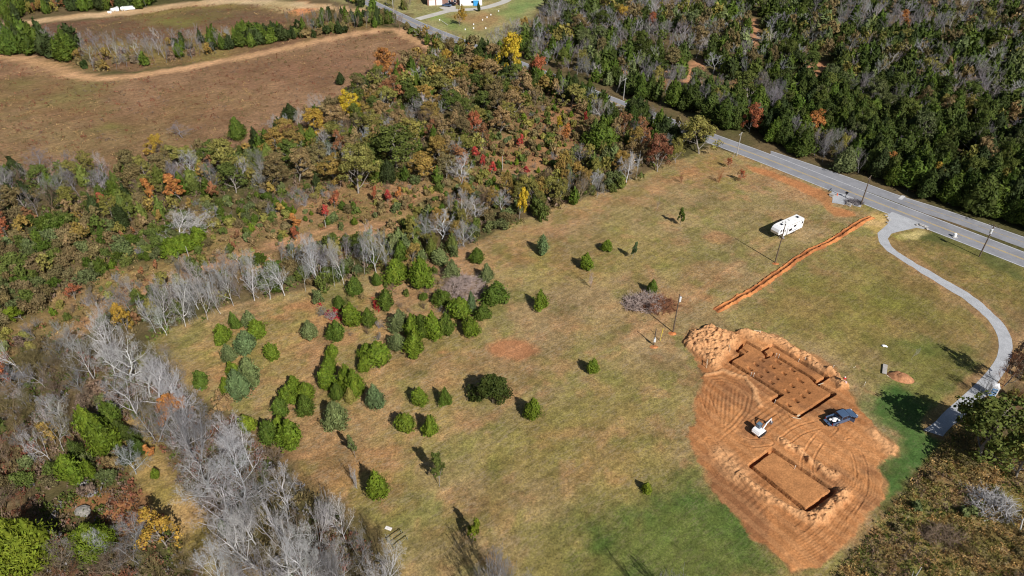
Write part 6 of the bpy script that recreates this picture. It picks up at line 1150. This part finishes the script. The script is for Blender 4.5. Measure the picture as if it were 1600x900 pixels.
# --- far lawn: houses, shed, cars, markers
brick = mt('brown_brick', (.3, .17, .13), rough=.9, var=.2, scale=3); shingle = mt('shingle', (.2, .17, .15), rough=.95, var=.2, scale=2)
def house(x_, y_, rz, L_, D_, H_, lab_, wall, roofm, gar=0, name='house'):
    p = G(x_, y_); o = thing(name, (*p, 0), rz, lab_, 'building'); f_ = -D_ / 2
    MB().box((0, 0, H_ / 2), (L_, D_, H_)).build('wall', wall, o); MB().prism([(-D_ / 2 - .5, H_), (0, H_ + D_ * .25), (D_ / 2 + .5, H_), (D_ / 2 + .5, H_ - .12), (-D_ / 2 - .5, H_ - .12)], -L_ / 2 - .5, L_ / 2 + .5).build('roof', roofm, o).rotation_euler.z = R(90)
    for g in range(gar):
        d = MB().box((-L_ / 2 + 2.2 + g * 3.4, f_ - .03, 1.15), (2.8, .06, 2.3)).build('garage_door', white, o)
        for z in (.6, 1.15, 1.7): MB().box((-L_ / 2 + 2.2 + g * 3.4, f_ - .07, z), (2.7, .02, .04)).build('panel_line', galv, d)
    for g in range(2):
        w_ = MB().box((L_ / 2 - 2 - g * 2.6, f_ - .03, 1.6), (1.2, .06, 1.2)).build('window', white, o); MB().box((L_ / 2 - 2 - g * 2.6, f_ - .07, 1.6), (1.0, .03, 1.0)).build('pane', glass, w_)
    return o
house(692, 4, R(8), 15, 9, 3.0, 'brick house with white garage doors at the top edge', brick, shingle, 2); house(736, 6, R(3), 10.5, 6, 3.2, 'white metal shed with pale roof beside the driveway', white, roofw, 0, 'shed')
house(651, -8, R(-30), 16, 9, 3.0, 'brown house with shaded front at the far lawn', brick, shingle, 0); house(283, -2, R(10), 9, 3, 2.6, 'dark blue box shelter at the top edge above the track', mt('navy_metal', (.05, .08, .14)), mt('navy_metal', (.05, .08, .14)), 0, 'shelter')
p = G(744, 8); o = MB().box((0, 0, 1.1), (2.4, 2.6, 2.2), bevel=.1).box((0, 0, 2.25), (2.7, 2.9, .12)).build('covered_load', mt('tarp_blue', (.05, .35, .75))); o.location = (*p, 0); tag(o, 'bright blue tarpaulin-covered load beside the white shed', 'tarpaulin')
def car(x_, y_, rz, lab_, body):
    p = G(x_, y_); o = thing('parked_car', (*p, .02), rz, lab_, 'car', 'cars parked by the garage'); MB().prism([(-2.2, .35), (-2.2, .9), (-1.3, .98), (1.2, .95), (2.2, .78), (2.25, .35)], -.88, .88, bevel=.06).build('body', body, o)
    MB().prism([(-1.6, .95), (-1.1, 1.42), (.35, 1.42), (1.1, .95)], -.76, .76, bevel=.05).build('cabin', glass, o); MB().box((-.35, 0, 1.45), (1.4, 1.3, .05)).build('roof', body, o)
    for x in (-1.4, 1.4):
        for s_ in (-1, 1): MB().tube((x, s_ * .72, .33), (x, s_ * .92, .33), .33, n=14).build('wheel', rubber, o)
car(698, 10, R(160), 'dark blue car nearer the driveway, left of the pair', blue); car(705, 8, R(150), 'black car behind, right of the pair', mt('black_paint', (.02, .02, .025), rough=.3))
for x_, y_ in ((687, 32), (779, 18), (767, 24), (761, 28), (754, 32), (740, 39), (740, 45), (727, 47), (759, 45)):
    p = G(x_, y_); q = MB().box((0, 0, .3), (.5, .25, .6), bevel=.05).build('white_marker', white); q.location = (*p, 0); tag(q, 'small white marker in the row across the far lawn', 'marker', 'white markers on the far lawn')
for i, (x_, y_, s_, lb) in enumerate(((172, 21, .8, 'leftmost of the white tanks by the far grove'), (178, 18, 1.2, 'second white tank by the far grove'), (184, 17, 1.3, 'third white tank by the far grove'), (194, 16.5, 1.2, 'fourth white tank by the far grove'))):
    p = G(x_, y_); q = MB().tube((-s_, 0, s_ * .7), (s_, 0, s_ * .7), s_ * .62, n=14).box((-s_ * .5, 0, .15), (.2, s_, .3)).box((s_ * .5, 0, .15), (.2, s_, .3)).build('storage_tank', white); q.location = (*p, 0); q.rotation_euler.z = i; tag(q, lb, 'tank', 'white tanks by the far grove')
p = G(201, 15.5); o = MB().prism([(-3, .3), (-3, 1.2), (-2.6, 1.6), (2.6, 1.6), (3, 1.2), (3, .3)], -1, 1, bevel=.1).build('boat_hull', white); o.location = (*p, 0); o.rotation_euler.z = R(15); tag(o, 'long low white covered trailer beside the white tanks', 'trailer'); o.name = 'covered_trailer'
p = G(687.5, 36); board(690, 34, 700, 41, 'white rail beside the road below the lawn tree', .5, .12, 'rail', white)
